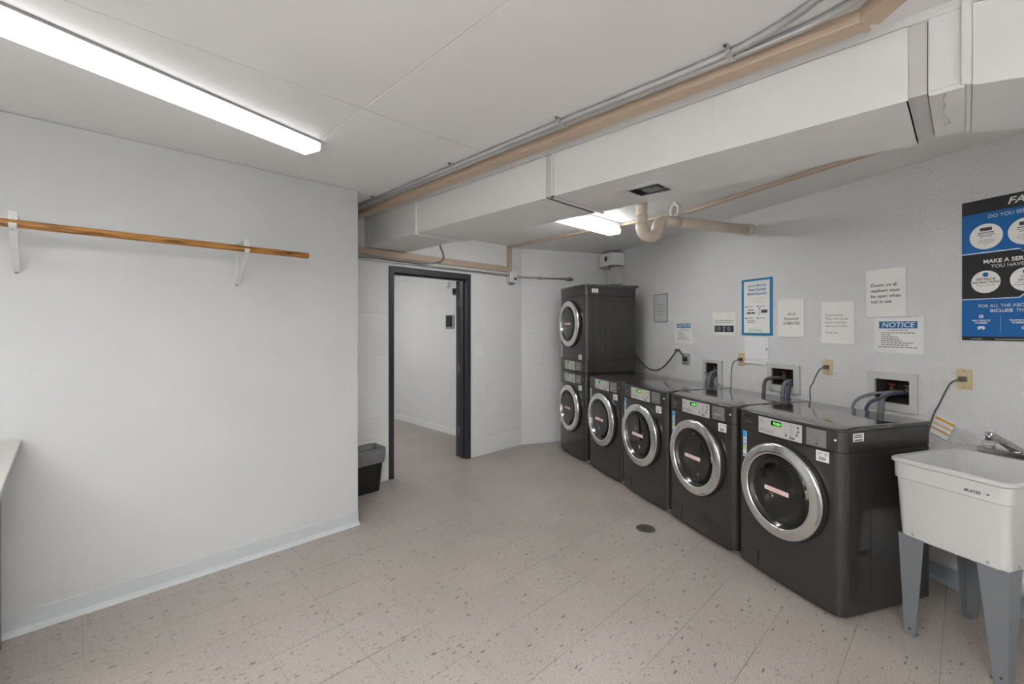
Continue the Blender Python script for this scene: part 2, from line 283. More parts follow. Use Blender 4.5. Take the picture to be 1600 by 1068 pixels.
class MB:
    def __init__(s): s.v = []; s.f = []; s.mi = []; s.sm = []
    def add(s, vs, fs, mi=0, smooth=False):
        o = len(s.v); s.v += [tuple(p) for p in vs]
        for f in fs: s.f.append(tuple(i+o for i in f)); s.mi.append(mi); s.sm.append(smooth)
        return s
    def box(s, x0, x1, y0, y1, z0, z1, mi=0, xf=None):
        vs = [(x, y, z) for z in (z0, z1) for y in (y0, y1) for x in (x0, x1)]
        if xf: vs = [tuple(xf @ Vector(p)) for p in vs]
        return s.add(vs, [(0, 2, 3, 1), (4, 5, 7, 6), (0, 1, 5, 4), (2, 6, 7, 3), (0, 4, 6, 2), (1, 3, 7, 5)], mi)
    def prism(s, pts, z0, z1, mi=0, smooth=False, axis='z'):
        """pts: polygon in plane; axis z: (x,y); axis y: (x,z) extruded over y; axis x: (y,z)"""
        n = len(pts)
        def P(p, h):
            return (p[0], p[1], h) if axis == 'z' else ((p[0], h, p[1]) if axis == 'y' else (h, p[0], p[1]))
        vs = [P(p, z0) for p in pts]+[P(p, z1) for p in pts]
        s.add(vs, [tuple(range(n-1, -1, -1)), tuple(range(n, 2*n))], mi)
        o = len(s.v)-2*n
        for i in range(n):
            j = (i+1) % n; s.f.append((o+i, o+j, o+n+j, o+n+i)); s.mi.append(mi); s.sm.append(smooth)
        return s
    def tube(s, pts, r, seg=10, mi=0, cap=True, closed=False):
        pts = [Vector(p) for p in pts]; n = len(pts); rs = r if isinstance(r, (list, tuple)) else [r]*n
        up = Vector((0, 0, 1)); vs = []; prev = None
        for i, p in enumerate(pts):
            if closed: t = (pts[(i+1) % n]-pts[i-1]).normalized()
            else: t = (pts[min(i+1, n-1)]-pts[max(i-1, 0)]).normalized()
            if prev is None:
                a = t.cross(up); a = a.normalized() if a.length > 1e-4 else Vector((1, 0, 0))
            else:
                a = prev-t*prev.dot(t); a.normalize()
            prev = a; b = t.cross(a)
            for k in range(seg):
                an = 2*math.pi*k/seg; vs.append(p+(a*math.cos(an)+b*math.sin(an))*rs[i])
        fs = []
        for i in range(n-1 if not closed else n):
            j = (i+1) % n
            for k in range(seg):
                l = (k+1) % seg; fs.append((i*seg+k, i*seg+l, j*seg+l, j*seg+k))
        s.add(vs, fs, mi, True)
        if cap and not closed:
            o = len(s.v)-n*seg
            s.f.append(tuple(o+k for k in range(seg-1, -1, -1))); s.mi.append(mi); s.sm.append(False)
            s.f.append(tuple(o+(n-1)*seg+k for k in range(seg))); s.mi.append(mi); s.sm.append(False)
        return s
    def lathe(s, prof, c=(0, 0, 0), axis='z', seg=40, mi=0, smooth=True):
        """prof: (r, h) list"""
        vs = []; n = len(prof)
        for r, h in prof:
            for k in range(seg):
                a = 2*math.pi*k/seg; x, y = r*math.cos(a), r*math.sin(a)
                p = (x, y, h) if axis == 'z' else ((x, h, y) if axis == 'y' else (h, x, y))
                vs.append((p[0]+c[0], p[1]+c[1], p[2]+c[2]))
        fs = []
        for i in range(n-1):
            for k in range(seg):
                l = (k+1) % seg; fs.append((i*seg+k, i*seg+l, (i+1)*seg+l, (i+1)*seg+k))
        return s.add(vs, fs, mi, smooth)
    def disc(s, c, r, y, seg=32, mi=0, rz=None):
        """flat disc facing -y"""
        rz = rz or r
        vs = [(c[0]+r*math.cos(2*math.pi*k/seg), y, c[1]+rz*math.sin(2*math.pi*k/seg)) for k in range(seg)]
        return s.add(vs, [tuple(range(seg))], mi)
    def text(s, t, size, x, z, y, align='LEFT', bold=0.0, shear=0.0, sx=1.0, mi=0, ang=0.0):
        vs, fs = text_geo(t, size, align, bold, shear, sx); ca, sa = math.cos(ang), math.sin(ang)
        return s.add([(x+a*ca-b*sa, y, z+a*sa+b*ca) for a, b in vs], fs, mi)
    def rect(s, x0, x1, z0, z1, y, mi=0):
        return s.add([(x0, y, z0), (x1, y, z0), (x1, y, z1), (x0, y, z1)], [(0, 1, 2, 3)], mi)
    def holed(s, x0, x1, z0, z1, y0, y1, holes, mi=0):
        """slab x,z with rectangular holes through y"""
        xs = sorted({x0, x1, *[h[0] for h in holes], *[h[1] for h in holes]}); zs = sorted({z0, z1, *[h[2] for h in holes], *[h[3] for h in holes]})
        def solid(a, b, c, d): return not any(h[0] <= a and b <= h[1] and h[2] <= c and d <= h[3] for h in holes)
        nx, nz = len(xs)-1, len(zs)-1
        S = [[solid(xs[i], xs[i+1], zs[j], zs[j+1]) for j in range(nz)] for i in range(nx)]
        for i in range(nx):
            for j in range(nz):
                if not S[i][j]: continue
                a, b, c, d = xs[i], xs[i+1], zs[j], zs[j+1]
                s.add([(a, y0, c), (b, y0, c), (b, y0, d), (a, y0, d)], [(0, 1, 2, 3)], mi)
                s.add([(a, y1, c), (b, y1, c), (b, y1, d), (a, y1, d)], [(3, 2, 1, 0)], mi)
                if i == 0 or not S[i-1][j]: s.add([(a, y0, c), (a, y0, d), (a, y1, d), (a, y1, c)], [(0, 1, 2, 3)], mi)
                if i == nx-1 or not S[i+1][j]: s.add([(b, y0, c), (b, y1, c), (b, y1, d), (b, y0, d)], [(0, 1, 2, 3)], mi)
                if j == 0 or not S[i][j-1]: s.add([(a, y0, c), (a, y1, c), (b, y1, c), (b, y0, c)], [(0, 1, 2, 3)], mi)
                if j == nz-1 or not S[i][j+1]: s.add([(a, y0, d), (b, y0, d), (b, y1, d), (a, y1, d)], [(0, 1, 2, 3)], mi)
        return s
    def mesh(s, name, mats):
        me = bpy.data.meshes.new(name); me.from_pydata(s.v, [], s.f)
        for m in (mats if isinstance(mats, (list, tuple)) else [mats]): me.materials.append(m)
        me.polygons.foreach_set('material_index', s.mi); me.polygons.foreach_set('use_smooth', s.sm)
        me.validate(); me.update(); return me
    def build(s, name, mats, parent=None, loc=None, rz=0.0, bevel=0.0, bseg=2, fix=True):
        me = s.mesh(name, mats)
        if fix:
            bm = bmesh.new(); bm.from_mesh(me)
            bmesh.ops.remove_doubles(bm, verts=bm.verts, dist=1e-5)
            bmesh.ops.recalc_face_normals(bm, faces=bm.faces); bm.to_mesh(me); bm.free()
        o = bpy.data.objects.new(name, me); COL.objects.link(o)
        if parent: o.parent = parent
        if loc: o.location = loc
        o.rotation_euler = (0, 0, rz)
        if bevel:
            b = o.modifiers.new('bevel', 'BEVEL'); b.width = bevel; b.segments = bseg; b.limit_method = 'ANGLE'; b.angle_limit = R(40); b.harden_normals = False
        return o

def tag(o, label=None, cat=None, group=None, kind=None):
    if label: o['label'] = label
    if cat: o['category'] = cat
    if group: o['group'] = group
    if kind: o['kind'] = kind
    return o
def root(name, label, cat, loc=(0, 0, 0), rz=0.0, group=None):
    o = bpy.data.objects.new(name, None); COL.objects.link(o); o.location = loc; o.rotation_euler = (0, 0, rz); o.empty_display_size = 0.1
    return tag(o, label, cat, group)
def copy_tree(o, parent=None):
    c = o.copy(); COL.objects.link(c); c.parent = parent
    for ch in list(o.children): copy_tree(ch, c)
    return c
def catmull(pts, n=8):
    P = [Vector(p) for p in pts]; P = [P[0]*2-P[1]]+P+[P[-1]*2-P[-2]]; out = []
    for i in range(1, len(P)-2):
        for k in range(n):
            t = k/n; a, b, c, d = P[i-1:i+3]
            out.append(0.5*((2*b)+(c-a)*t+(2*a-5*b+4*c-d)*t*t+(3*b-a-3*c+d)*t**3))
    out.append(P[-2]); return out
def rrect(x0, x1, z0, z1, r, n=5):
    out = []
    for cx, cz, a0 in ((x1-r, z0+r, -90), (x1-r, z1-r, 0), (x0+r, z1-r, 90), (x0+r, z0+r, 180)):
        for k in range(n+1):
            a = R(a0+90*k/n); out.append((cx+r*math.cos(a), cz+r*math.sin(a)))
    return out

# ------------------------------------------------------------------ wall frames (local x to the right, y into the wall)
RX = Vector((-0.442, -0.897)).normalized(); RA = math.atan2(RX.y, RX.x); RO = Vector((5.134, 3.102))
RN = Vector((-RX.y, RX.x))      # into the wall
AO = Vector((4.13, 3.99)); AX = Vector((0.9, -0.436)).normalized(); AA = math.atan2(AX.y, AX.x)
def fr(o, x, rn, s, d=0.0, z=0.0):
    p = o+x*s+rn*d; return (p.x, p.y, z)
def onR(s, d=0.0, z=0.0): return fr(RO, RX, RN, s, d, z)
AN = Vector((-AX.y, AX.x))
def onA(s, d=0.0, z=0.0): return fr(AO, AX, AN, s, d, z)
# corner of the two
_d = AX.x*RX.y-AX.y*RX.x; _w = RO-AO; t_c = (_w.x*RX.y-_w.y*RX.x)/_d; CRN = AO+AX*t_c; s_c = (CRN-RO).dot(RX)
YD = 3.99; ZC1, ZC2 = 2.53, 2.50
SEND = (RO.y+2.0)/-RX.y

# ------------------------------------------------------------------ setting
def struct(mb, name, m, loc=(0, 0, 0), rz=0.0, **k):
    o = mb.build(name, m, loc=loc, rz=rz, **k); o['kind'] = 'structure'; return o
struct(MB().box(-2.1, 6.0, -2.2, 8.3, -0.1, 0.0), 'floor', M_floor)
struct(MB().box(-2.1, 2.0, -2.2, YD+0.12, ZC1, ZC1+0.15), 'ceiling', M_ceil)
struct(MB().box(2.0, 6.0, -2.2, YD+0.12, ZC2, ZC2+0.18), 'ceiling_right', M_ceil)
struct(MB().box(-2.0, 1.58, 0, 0.74, 0, ZC1), 'wall_left', M_plaster, loc=(0, 3.25, 0), bevel=0.006)
struct(MB().holed(1.58, 4.13, 0, ZC1, 0, 0.12, [(2.262, 3.283, 0, 2.095)]), 'wall_far', M_block_far, loc=(0, YD, 0))
struct(MB().box(0, t_c+0.15, 0, 0.12, 0, ZC1), 'wall_corner', M_block_far, loc=(AO.x, AO.y, 0), rz=AA)
BOX = [(1.452, 1.612, 1.02, 1.150), (2.205, 2.405, 1.025, 1.160), (2.995, 3.193, 1.010, 1.158)]
struct(MB().holed(s_c-0.15, SEND+0.2, 0, ZC1, 0, 0.16, BOX), 'wall_right', M_block, loc=(RO.x, RO.y, 0), rz=RA)
struct(MB().box(-2.0, 3.2, -2.12, -2.0, 0, ZC1), 'wall_back', M_back)
struct(MB().box(-2.12, -2.0, -2.12, 3.3, 0, ZC1), 'wall_side', M_back)
struct(MB().box(-8.2, -(YD+0.12), 0, 0.12, 0, 2.5), 'wall_hall', M_block_far, loc=(3.85, 0, 0), rz=R(-90))
struct(MB().box(1.3, 4.0, 8.05, 8.17, 0, 2.5), 'wall_hall_end', M_back)
struct(MB().box(1.28, 1.40, YD+0.12, 8.1, 0, 2.5), 'wall_hall_side', M_back)
struct(MB().box(1.28, 4.0, YD+0.12, 8.17, 2.33, 2.5), 'ceiling_hall', M_ceil)
# baseboards with a cove toe
def cove(x0, x1, h=0.102, t=0.006, toe=0.022):
    return MB().prism([(0, 0), (-toe, 0), (-toe+0.004, 0.004), (-t-0.006, 0.012), (-t, 0.028), (-t, h-0.003), (-t+0.002, h), (0, h)], x0, x1, axis='x')
struct(cove(-2.0, 1.586), 'baseboard_left', M_base, loc=(0, 3.25, 0))
struct(MB().prism([(0, 0), (0.022, 0), (0.012, 0.012), (0.006, 0.03), (0.006, 0.102), (0, 0.102)], 3.244, YD, axis='y'), 'baseboard_return', M_base, loc=(1.58, 0, 0))
struct(cove(2.75, SEND), 'baseboard_right', M_base_dark, loc=(RO.x, RO.y, 0), rz=RA)
struct(MB().prism([(0, 0), (-0.012, 0), (-0.012, 0.075), (-0.008, 0.081), (0, 0.081)], -8.0, -(YD+0.12), axis='x'), 'baseboard_hall', M_white, loc=(3.85, 0, 0), rz=R(-90))

# door frame and open leaf
dr = root('door_1', None, None, (0, YD, 0)); dr['kind'] = 'structure'
f = MB()
f.box(2.255, 2.308, -0.012, 0.13, 0, 2.10).box(3.232, 3.29, -0.012, 0.13, 0, 2.10).box(2.308, 3.232, -0.012, 0.13, 2.04, 2.10)
f.box(2.308, 2.324, 0.045, 0.085, 0, 2.04).box(3.216, 3.232, 0.045, 0.085, 0, 2.04).box(2.324, 3.216, 0.045, 0.085, 2.024, 2.04)
f.build('door_frame', M_frame, dr, bevel=0.003)
lf = bpy.data.objects.new('door_leaf', MB().box(0, 0.90, 0, 0.044, 0.012, 2.03).mesh('door_leaf', M_frame)); COL.objects.link(lf); lf.parent = dr
lf.location = (3.245, 0.135, 0); lf.rotation_euler = (0, 0, R(51.9))
MB().tube([(0.83, -0.02, 1.02), (0.83, -0.06, 1.02)], 0.022, 12).tube([(0.83, -0.06, 1.02), (0.72, -0.06, 1.02)], 0.010, 10).build('door_handle', M_metal, lf)
MB().box(0.60, 0.88, 0.045, 0.095, 1.93, 2.0).build('door_closer', M_black, lf, bevel=0.004)
for z in (0.3, 1.02, 1.78):
    MB().tube([(3.236, 0.137, z-0.05), (3.236, 0.137, z+0.05)], 0.007, 8).build('hinge', M_metal, dr)

# ------------------------------------------------------------------ ducts
def duct_root(name, label, cat, loc=(0, 0, 0), rz=0): return root(name, label, cat, loc, rz)
# main duct run, open vent in its underside
dm = duct_root('air_duct', 'long white painted rectangular duct hanging under the ceiling with an open vent hole', 'duct', (2.0, 1.7, 2.25))
b = MB()
vy0, vy1, vx0, vx1 = 1.135-1.7, 1.325-1.7, 0.205, 0.375
# walls of the duct as a thin shell (local: x 0..0.5, y, z 0..0.28)
def shell(b, x1, y0, y1, h, hole=None):
    t = 0.004
    b.box(0, t, y0, y1, 0, h).box(x1-t, x1, y0, y1, 0, h).box(t, x1-t, y0, y0+t, 0, h).box(t, x1-t, y1-t, y1, 0, h)
    hs = [hole] if hole else []
    o = MB().holed(t, x1-t, y0, y1, 0, t, hs)
    b.add([(v[0], v[2], v[1]) for v in o.v], o.f)
    b.box(t, x1-t, y0, y1, h-t, h)
shell(b, 0.50, -1.565, -0.03, 0.247, (vx0, vx1, vy0, vy1))
b.build('duct_section', M_duct, dm)
b = MB(); shell(b, 0.49, 0.03, 1.395, 0.247); b.build('duct_section', M_duct, dm)
b = MB(); shell(b, 0.44, 1.445, 2.288, 0.247); b.build('duct_section', M_duct, dm)
# collars
MB().box(0.004, 0.496, -0.028, 0.028, 0.004, 0.247).build('duct_seam', M_ductgrey, dm)
MB().box(-0.012, 0.0, -0.03, -0.018, -0.012, 0.246).box(-0.012, 0.512, -0.03, -0.018, -0.012, 0.0).build('duct_flange', M_duct, dm)
MB().box(-0.014, 0.0, 1.395, 1.42, -0.014, 0.246).box(0.0, 0.47, 1.395, 1.42, -0.014, 0.0).build('duct_flange', M_duct, dm)
MB().box(-0.006, 0.0, 1.425, 1.445, -0.006, 0.246).box(0.0, 0.44, 1.425, 1.445, -0.006, 0.0).build('duct_flange', M_duct, dm)
MB().box(-0.002, 0.0, -0.93, -0.918, 0.0, 0.246).build('duct_seam', M_duct, dm)
# bent grille hanging in the vent hole
g = MB()
for i in range(6):
    y = vy0+0.012+i*0.030; g.box(vx0+0.01, vx1-0.01, y, y+0.006, 0.006, 0.030, xf=Matrix.Translation((0, 0, 0.004*i)) )
g.box(vx0+0.05, vx0+0.13, vy0+0.03, vy0+0.12, 0.000, 0.012).box(vx0+0.02, vx0+0.05, vy0, vy1, 0.012, 0.03)
g.build('vent_grille', M_card, dm)
MB().box(vx0-0.0, vx1+0.0, vy0, vy1, 0.10, 0.102).build('vent_dark_plate', M_void, dm)  # dark plate across the inside of the vent hole
MB().holed(vx0-0.035, vx1+0.035, vy0-0.035, vy1+0.035, -0.003, 0, [(vx0, vx1, vy0, vy1)])
o = MB().holed(vx0-0.035, vx1+0.035, vy0-0.035, vy1+0.035, -0.003, 0.0, [(vx0, vx1, vy0, vy1)])
MB().add([(v[0], v[2], v[1]) for v in o.v], o.f).build('vent_frame', M_duct, dm)
# flexible connector and the turned duct nearer the camera
dc = duct_root('duct_connector', 'patched plaster and tape connector between two ceiling duct runs at top right', 'duct', (2.0, 0.135, 2.25))
MB().box(0.018, 0.48, -0.047, 0.0, 0.012, 0.268).build('connector_strip', M_ductgrey, dc)
b = MB(); b.box(0.010, 0.48, -0.128, -0.049, 0.004, 0.262); b.build('connector_panel', M_duct, dc, bevel=0.004)
b = MB()
random.seed(3)
pl = [(0.0, -0.05)]
for k in range(9):
    pl.append((0.02+0.05*k, -0.085+random.uniform(-0.012, 0.012)))
pl += [(0.46, -0.135), (-0.004, -0.135)]
b.prism(pl, -0.006, 0.012)
b.build('plaster_patch', M_duct, dc, bevel=0.003)
MB().box(-0.012, 0.012, -0.150, -0.126, 0.0, 0.279).box(-0.012, 0.47, -0.150, -0.136, -0.006, 0.01).build('corner_bead', M_duct, dc, bevel=0.004)
dt = duct_root('turned_duct', 'white painted duct turned at an angle at the top right corner', 'duct', (1.992, -0.0155, 2.242))
MB().prism([(0, 0), (0.55, -1.25), (1.03, -1.05), (0.50, 0)], 0, 0.256).build('duct_section', M_duct, dt, bevel=0.004)

# ------------------------------------------------------------------ raceways, conduits
def polybox(pts, wd, z0, z1):
    """horizontal bar of rectangular section following pts (xy)"""
    P = [Vector(p) for p in pts]; n = len(P); Ls = []; Rs = []
    for i in range(n):
        a = (P[i]-P[i-1]).normalized() if i else (P[1]-P[0]).normalized(); c = (P[i+1]-P[i]).normalized() if i < n-1 else a
        na = Vector((-a.y, a.x)); nc = Vector((-c.y, c.x)); m = (na+nc).normalized(); k = wd/2/max(0.3, m.dot(na))
        Ls.append(P[i]+m*k); Rs.append(P[i]-m*k)
    vs = [(p.x, p.y, z) for z in (z0, z1) for p in Ls+Rs]; N = 2*n; fs = []
    for i in range(n-1):
        fs += [(i, i+1, n+i+1, n+i), (N+i, N+n+i, N+n+i+1, N+i+1), (i, N+i, N+i+1, i+1), (n+i, n+i+1, N+n+i+1, N+n+i)]
    fs += [(0, n, N+n, N), (n-1, N+n-1, N+2*n-1, 2*n-1)]
    return MB().add(vs, fs)
rw = root('ceiling_raceway', 'thick tan metal raceway running along the ceiling beside the big duct', 'raceway', (1.87, 0.2, 2.485))
polybox([(0.003, YD-0.2), (0.003, 0.03)], 0.075, 0, 0.045).build('raceway_channel', M_tan, rw, bevel=0.003)
polybox([(0.003, 0.026), (-0.08, -0.05), (-0.70, -0.62)], 0.075, 0, 0.045).build('raceway_channel', M_tan, rw, bevel=0.003)
MB().box(-0.037, 0.043, 2.26, 2.30, -0.003, 0.0).build('raceway_coupling', M_tan, rw)
MB().box(-0.037, 0.043, 0.02, 0.04, -0.002, 0.0).build('raceway_coupling', M_tan, rw)

def ribbed(path, r, pitch=0.011, amp=0.12):
    P = [Vector(p) for p in path]; out = []; rs = []; k = 0
    for i in range(len(P)-1):
        d = (P[i+1]-P[i]).length; n = max(1, int(d/(pitch/2)))
        for j in range(n):
            out.append(P[i].lerp(P[i+1], j/n)); rs.append(r*(1+(amp if k % 2 else -amp))); k += 1
    out.append(P[-1]); rs.append(r); return out, rs
fx = catmull([(1.752, 3.98, 2.514), (1.752, 2.8, 2.514), (1.750, 1.6, 2.514), (1.760, 0.75, 2.514), (1.735, 0.50, 2.514), (1.655, 0.31, 2.514), (1.50, 0.13, 2.514), (1.2, -0.1, 2.514)], 10)
p, rr = ribbed(fx, 0.0145, 0.016, 0.10)
c = MB().tube(p, rr, 8).build('flexible_conduit', M_emt); tag(c, 'ribbed flexible steel conduit curving along the ceiling, furthest from the tan raceway', 'conduit')
c = MB().tube(catmull([(1.784, 3.98, 2.516), (1.784, 2.4, 2.516), (1.790, 1.2, 2.516), (1.798, 0.55, 2.516), (1.785, 0.34, 2.516), (1.735, 0.20, 2.516), (1.60, 0.02, 2.516), (1.3, -0.3, 2.516)], 8), 0.0150, 10).build('steel_conduit', M_emt)
tag(c, 'smooth steel conduit on the ceiling between the ribbed conduit and tan raceway', 'conduit')
for i, (y, lab) in enumerate(((3.30, 'steel strap on the ceiling conduits nearest the left wall corner'), (2.29, 'steel strap on the ceiling conduits, second from the left wall corner'), (1.42, 'steel strap on the ceiling conduits above the duct flange'), (0.62, 'steel strap on the ceiling conduits where they begin to curve apart'))):
    s = MB().box(-0.034, 0.036, -0.009, 0.009, 0.0, 0.0018).box(-0.062, -0.034, -0.009, 0.009, 0.024, 0.0285).box(-0.036, -0.034, -0.009, 0.009, 0, 0.0285).box(0.034, 0.036, -0.009, 0.009, 0, 0.0285)
    s = s.build('conduit_strap', M_emt, loc=(1.768, y, 2.5015)); tag(s, lab, 'strap', 'straps on the ceiling conduits')
    MB().lathe([(0.0001, -0.006), (0.005, -0.004), (0.006, 0.0)], (-0.050, 0, 0.024), seg=10).build('screw', M_black, s)

# far wall: raceway, conduits, box
r2 = root('wall_raceway', 'tan metal raceway along the far wall above the doorway, rising to the ceiling', 'raceway', (0, YD, 0))
MB().box(1.59, 3.866, -0.035, -0.001, 2.178, 2.242).build('raceway_channel', M_tan, r2, bevel=0.003)
MB().box(3.868, 3.930, -0.035, -0.001, 2.19, 2.498).build('raceway_channel', M_tan, r2, bevel=0.003)
r3 = root('thin_raceway', 'thin tan raceway crossing the ceiling above the washing machines', 'raceway', (3.9, 3.9, 2.472))
polybox([(-0.02, 0.08), (-0.075, -1.2), (-0.105, -2.24)], 0.034, 0.002, 0.025).build('raceway_channel', M_tan, r3, bevel=0.002)
polybox([(-0.106, -2.245), (-0.60, -3.42), (-1.0, -4.3)], 0.034, 0.002, 0.025).build('raceway_channel', M_tan, r3, bevel=0.002)
MB().box(-0.127, -0.087, -2.262, -2.238, 0.0, 0.0025).build('raceway_coupling', M_tan, r3)
c = MB().tube([(1.59, YD-0.016, 2.143), (3.89, YD-0.016, 2.134)], 0.012, 10).build('steel_conduit', M_emt)
tag(c, 'straight grey conduit on the far wall just above the door frame', 'conduit')
p, rr = ribbed(catmull([(1.59, YD-0.045, 2.172), (2.3, YD-0.045, 2.166), (2.60, YD-0.045, 2.163), (2.72, 3.90, 2.166), (2.745, 3.78, 2.178), (2.63, 3.60, 2.205), (2.50, 3.47, 2.25), (2.462, 3.42, 2.29)], 8), 0.010)
c = MB().tube(p, rr, 8).build('flexible_conduit', M_greycond); tag(c, 'grey flexible conduit curling up from above the doorway into the duct', 'conduit')
jb = root('junction_box', 'small white surface outlet box where the tan raceway comes down beside the doorway', 'outlet box', (3.95, YD, 2.12))
MB().box(-0.060, 0.065, -0.045, -0.001, -0.068, 0.068).build('box_body', M_white, jb, bevel=0.006)
MB().box(0.005, 0.035, -0.049, -0.044, -0.035, -0.005).box(0.04, 0.05, -0.049, -0.044, -0.03, -0.01).build('outlet_slots', M_ink, jb)
MB().tube(catmull([(-0.075, -0.016, 0.01), (-0.078, -0.016, -0.05), (-0.05, -0.016, -0.085), (0.02, -0.016, -0.088)], 6), 0.012, 8).build('conduit_elbow', M_emt, jb)
cc = root('conduit_stub', 'grey conduit ending in a threaded connector beside the stacked dryers', 'conduit', (AO.x, AO.y, 2.133), AA)
MB().tube([(-0.091, -0.062, 0.002), (-0.02, -0.030, 0.001), (0.02, -0.018, 0.0), (0.62, -0.018, 0)], 0.011, 10).build('pipe', M_greycond, cc)
MB().tube([(0.60, -0.018, 0), (0.615, -0.018, 0), (0.625, -0.018, 0), (0.665, -0.018, 0), (0.70, -0.018, 0), (0.715, -0.018, 0)], [0.014, 0.014, 0.023, 0.025, 0.023, 0.016], 12).build('connector', M_metal, cc)
MB().box(0.24, 0.26, -0.032, -0.001, -0.022, 0.014).build('pipe_clip', M_greycond, cc)
pt = MB().prism(rrect(-0.058, 0.058, -0.075, 0.075, 0.012), -0.006, -0.0005, axis='y').build('blank_wall_plate', M_white, loc=(3.415, YD, 1.222), bevel=0.002)
tag(pt, 'blank plate painted over on the wall right of the doorway', 'wall plate')

# ------------------------------------------------------------------ fluorescent fixtures
def fixture(label, loc, rz, length, wd=0.14, top=0.055, lens=0.045, group='fluorescent strip lights', lm=None, hm=None):
    """loc: near end, underside of lens; local x along the fixture"""
    r = root('fluorescent_light', label, 'ceiling light', loc, rz, group)
    MB().box(-0.004, length+0.004, 0.006, wd-0.006, lens+0.001, lens+top-0.002).build('housing', hm or M_white, r, bevel=0.003)
    sec = [(0.010, 0.0), (wd-0.010, 0.0), (wd, 0.010), (wd, lens), (0, lens), (0, 0.010)]
    MB().prism([(a, z) for a, z in sec], 0.004, length-0.004, axis='x').build('lens', lm or M_lens1, r)
    for x in (0, length):
        MB().prism([(a*1.0, z) for a, z in sec], x-0.004, x+0.004, axis='x').build('end_cap', M_white, r)
    return r
fixture('long bright strip light on the ceiling above the left wall, set slightly askew', (0.964, 2.641, 2.468), R(180+17.3), 2.44, wd=0.135, top=0.018, hm=M_card)  # dark housing colour stands in for the unlit gap above the lens
fixture('short bright strip light on the ceiling behind the duct, toward the machines', (2.565, 2.33, 2.395), 0.0, 1.22, top=0.058, lm=M_lens2)
def fill_fixture(label, loc, rz, length, wd=0.20):
    """added fill lamp, unseen, open topped on two rods: lights floor and ceiling"""
    r = root('fill_light', label, 'ceiling light', loc, rz, 'added fill lights')
    MB().box(0, length, 0, 0.004, 0, 0.05).box(0, length, wd-0.004, wd, 0, 0.05).box(-0.004, 0, 0, wd, 0, 0.05).box(length, length+0.004, 0, wd, 0, 0.05).build('housing', M_white, r)
    MB().box(0.002, length-0.002, 0.006, wd-0.006, 0.004, 0.046).build('lens', M_lens3, r)
    for x in (0.3, length-0.3): MB().tube([(x, -0.004, 0.02), (x, -0.004, ZC1-loc[2])], 0.004, 8).build('rod', M_metal, r)
    return r
fill_fixture('added unseen fill light hung beside the camera, nearest the left wall', (-1.75, 0.40, 2.24), 0, 1.83)
fill_fixture('added unseen fill light hung beside the camera, nearest the back wall', (-1.45, -0.80, 2.24), 0, 1.83)
fixture('strip light on the hallway ceiling beyond the doorway', (2.3, 5.3, 2.235), R(90), 1.22, top=0.048, group='hallway light', lm=M_lens4)

# ------------------------------------------------------------------ drain pipe with trap
V0 = Vector((3.183, 1.772)); DV = Vector((0.897, -0.442)).normalized()
tp = root('drain_pipe', 'cream painted drain pipe with a U shaped trap hanging from the ceiling', 'pipe', (V0.x, V0.y, 2.16), math.atan2(DV.y, DV.x))
ub = [(0, 0, 0.14)]+[(0.072-0.072*math.cos(R(a)), 0, 0.115-0.072*math.sin(R(a))) for a in range(0, 181, 15)]+[(0.144+0.072-0.072*math.cos(R(a)), 0, 0.115+0.060*math.sin(R(a))) for a in range(15, 91, 15)]
MB().tube(ub, 0.046, 18).build('trap', M_cream, tp)
MB().tube([(0, 0, 0.14), (0, 0, 0.342)], 0.042, 18).tube([(0, 0, 0.195), (0, 0, 0.199), (0, 0, 0.205)], [0.049, 0.050, 0.046], 18).build('riser', M_cream, tp)
MB().lathe([(0.043, 0.318), (0.062, 0.322), (0.066, 0.332), (0.062, 0.341)], (0.0, 0, 0), seg=24).build('flange', M_cream, tp)
MB().tube([(0.21, 0, 0.175), (0.36, 0, 0.174), (1.075, 0, 0.166)], 0.043, 18).tube([(0.20, 0, 0.175), (0.345, 0, 0.174)], 0.048, 18).tube([(1.03, 0, 0.166), (1.035, 0, 0.166), (1.09, 0, 0.165), (1.095, 0, 0.165)], [0.046, 0.051, 0.051, 0.044], 18).build('horizontal_run', M_cream, tp)
# clevis ring
rg = MB()
ang = [2*math.pi*k/28 for k in range(28)]
for (r0, r1) in ((0.040, 0.056),):
    vs = []; fs = []
    for a in ang:
        for (rr_, yy) in ((r0, -0.014), (r1, -0.014), (r1, 0.014), (r0, 0.014)):
            vs.append((0.315+yy, rr_*math.cos(a), 0.268+rr_*math.sin(a)))
    for i in range(28):
        j = (i+1) % 28
        for q in range(4): fs.append((i*4+q, i*4+(q+1) % 4, j*4+(q+1) % 4, j*4+q))
    rg.add(vs, fs, 0, True)
rg.box(0.303, 0.327, -0.008, 0.008, 0.318, 0.340)
rg.tube([(0.315, 0, 0.20), (0.315, 0, 0.228)], 0.011, 10)
rg.build('hanger_ring', M_ring, tp, bevel=0)

# corner box
cb_ = root('corner_box', 'white metal junction box with a round hole in the ceiling corner above the dryers', 'junction box', onR(0.0, 0, 2.06), RA)
MB().box(-0.30, -0.012, -0.20, -0.002, 0.243, 0.402).build('upper_box', M_white, cb_, bevel=0.003)
MB().lathe([(0.0001, 0), (0.036, 0)], (-0.13, -0.2015, 0.33), axis='y', seg=20).build('knockout_hole', M_black, cb_)
MB().box(-0.23, -0.022, -0.125, -0.002, 0.0, 0.225).build('lower_box', M_whiteplastic, cb_, bevel=0.01)
MB().tube([(-0.16, -0.10, 0.22), (-0.16, -0.13, 0.20), (-0.14, -0.135, 0.24)], 0.016, 10).build('cable_clamp', M_metal, cb_)

M_bracket = mat('bracket_paint', (0.66, 0.66, 0.65, 1), 0.4)
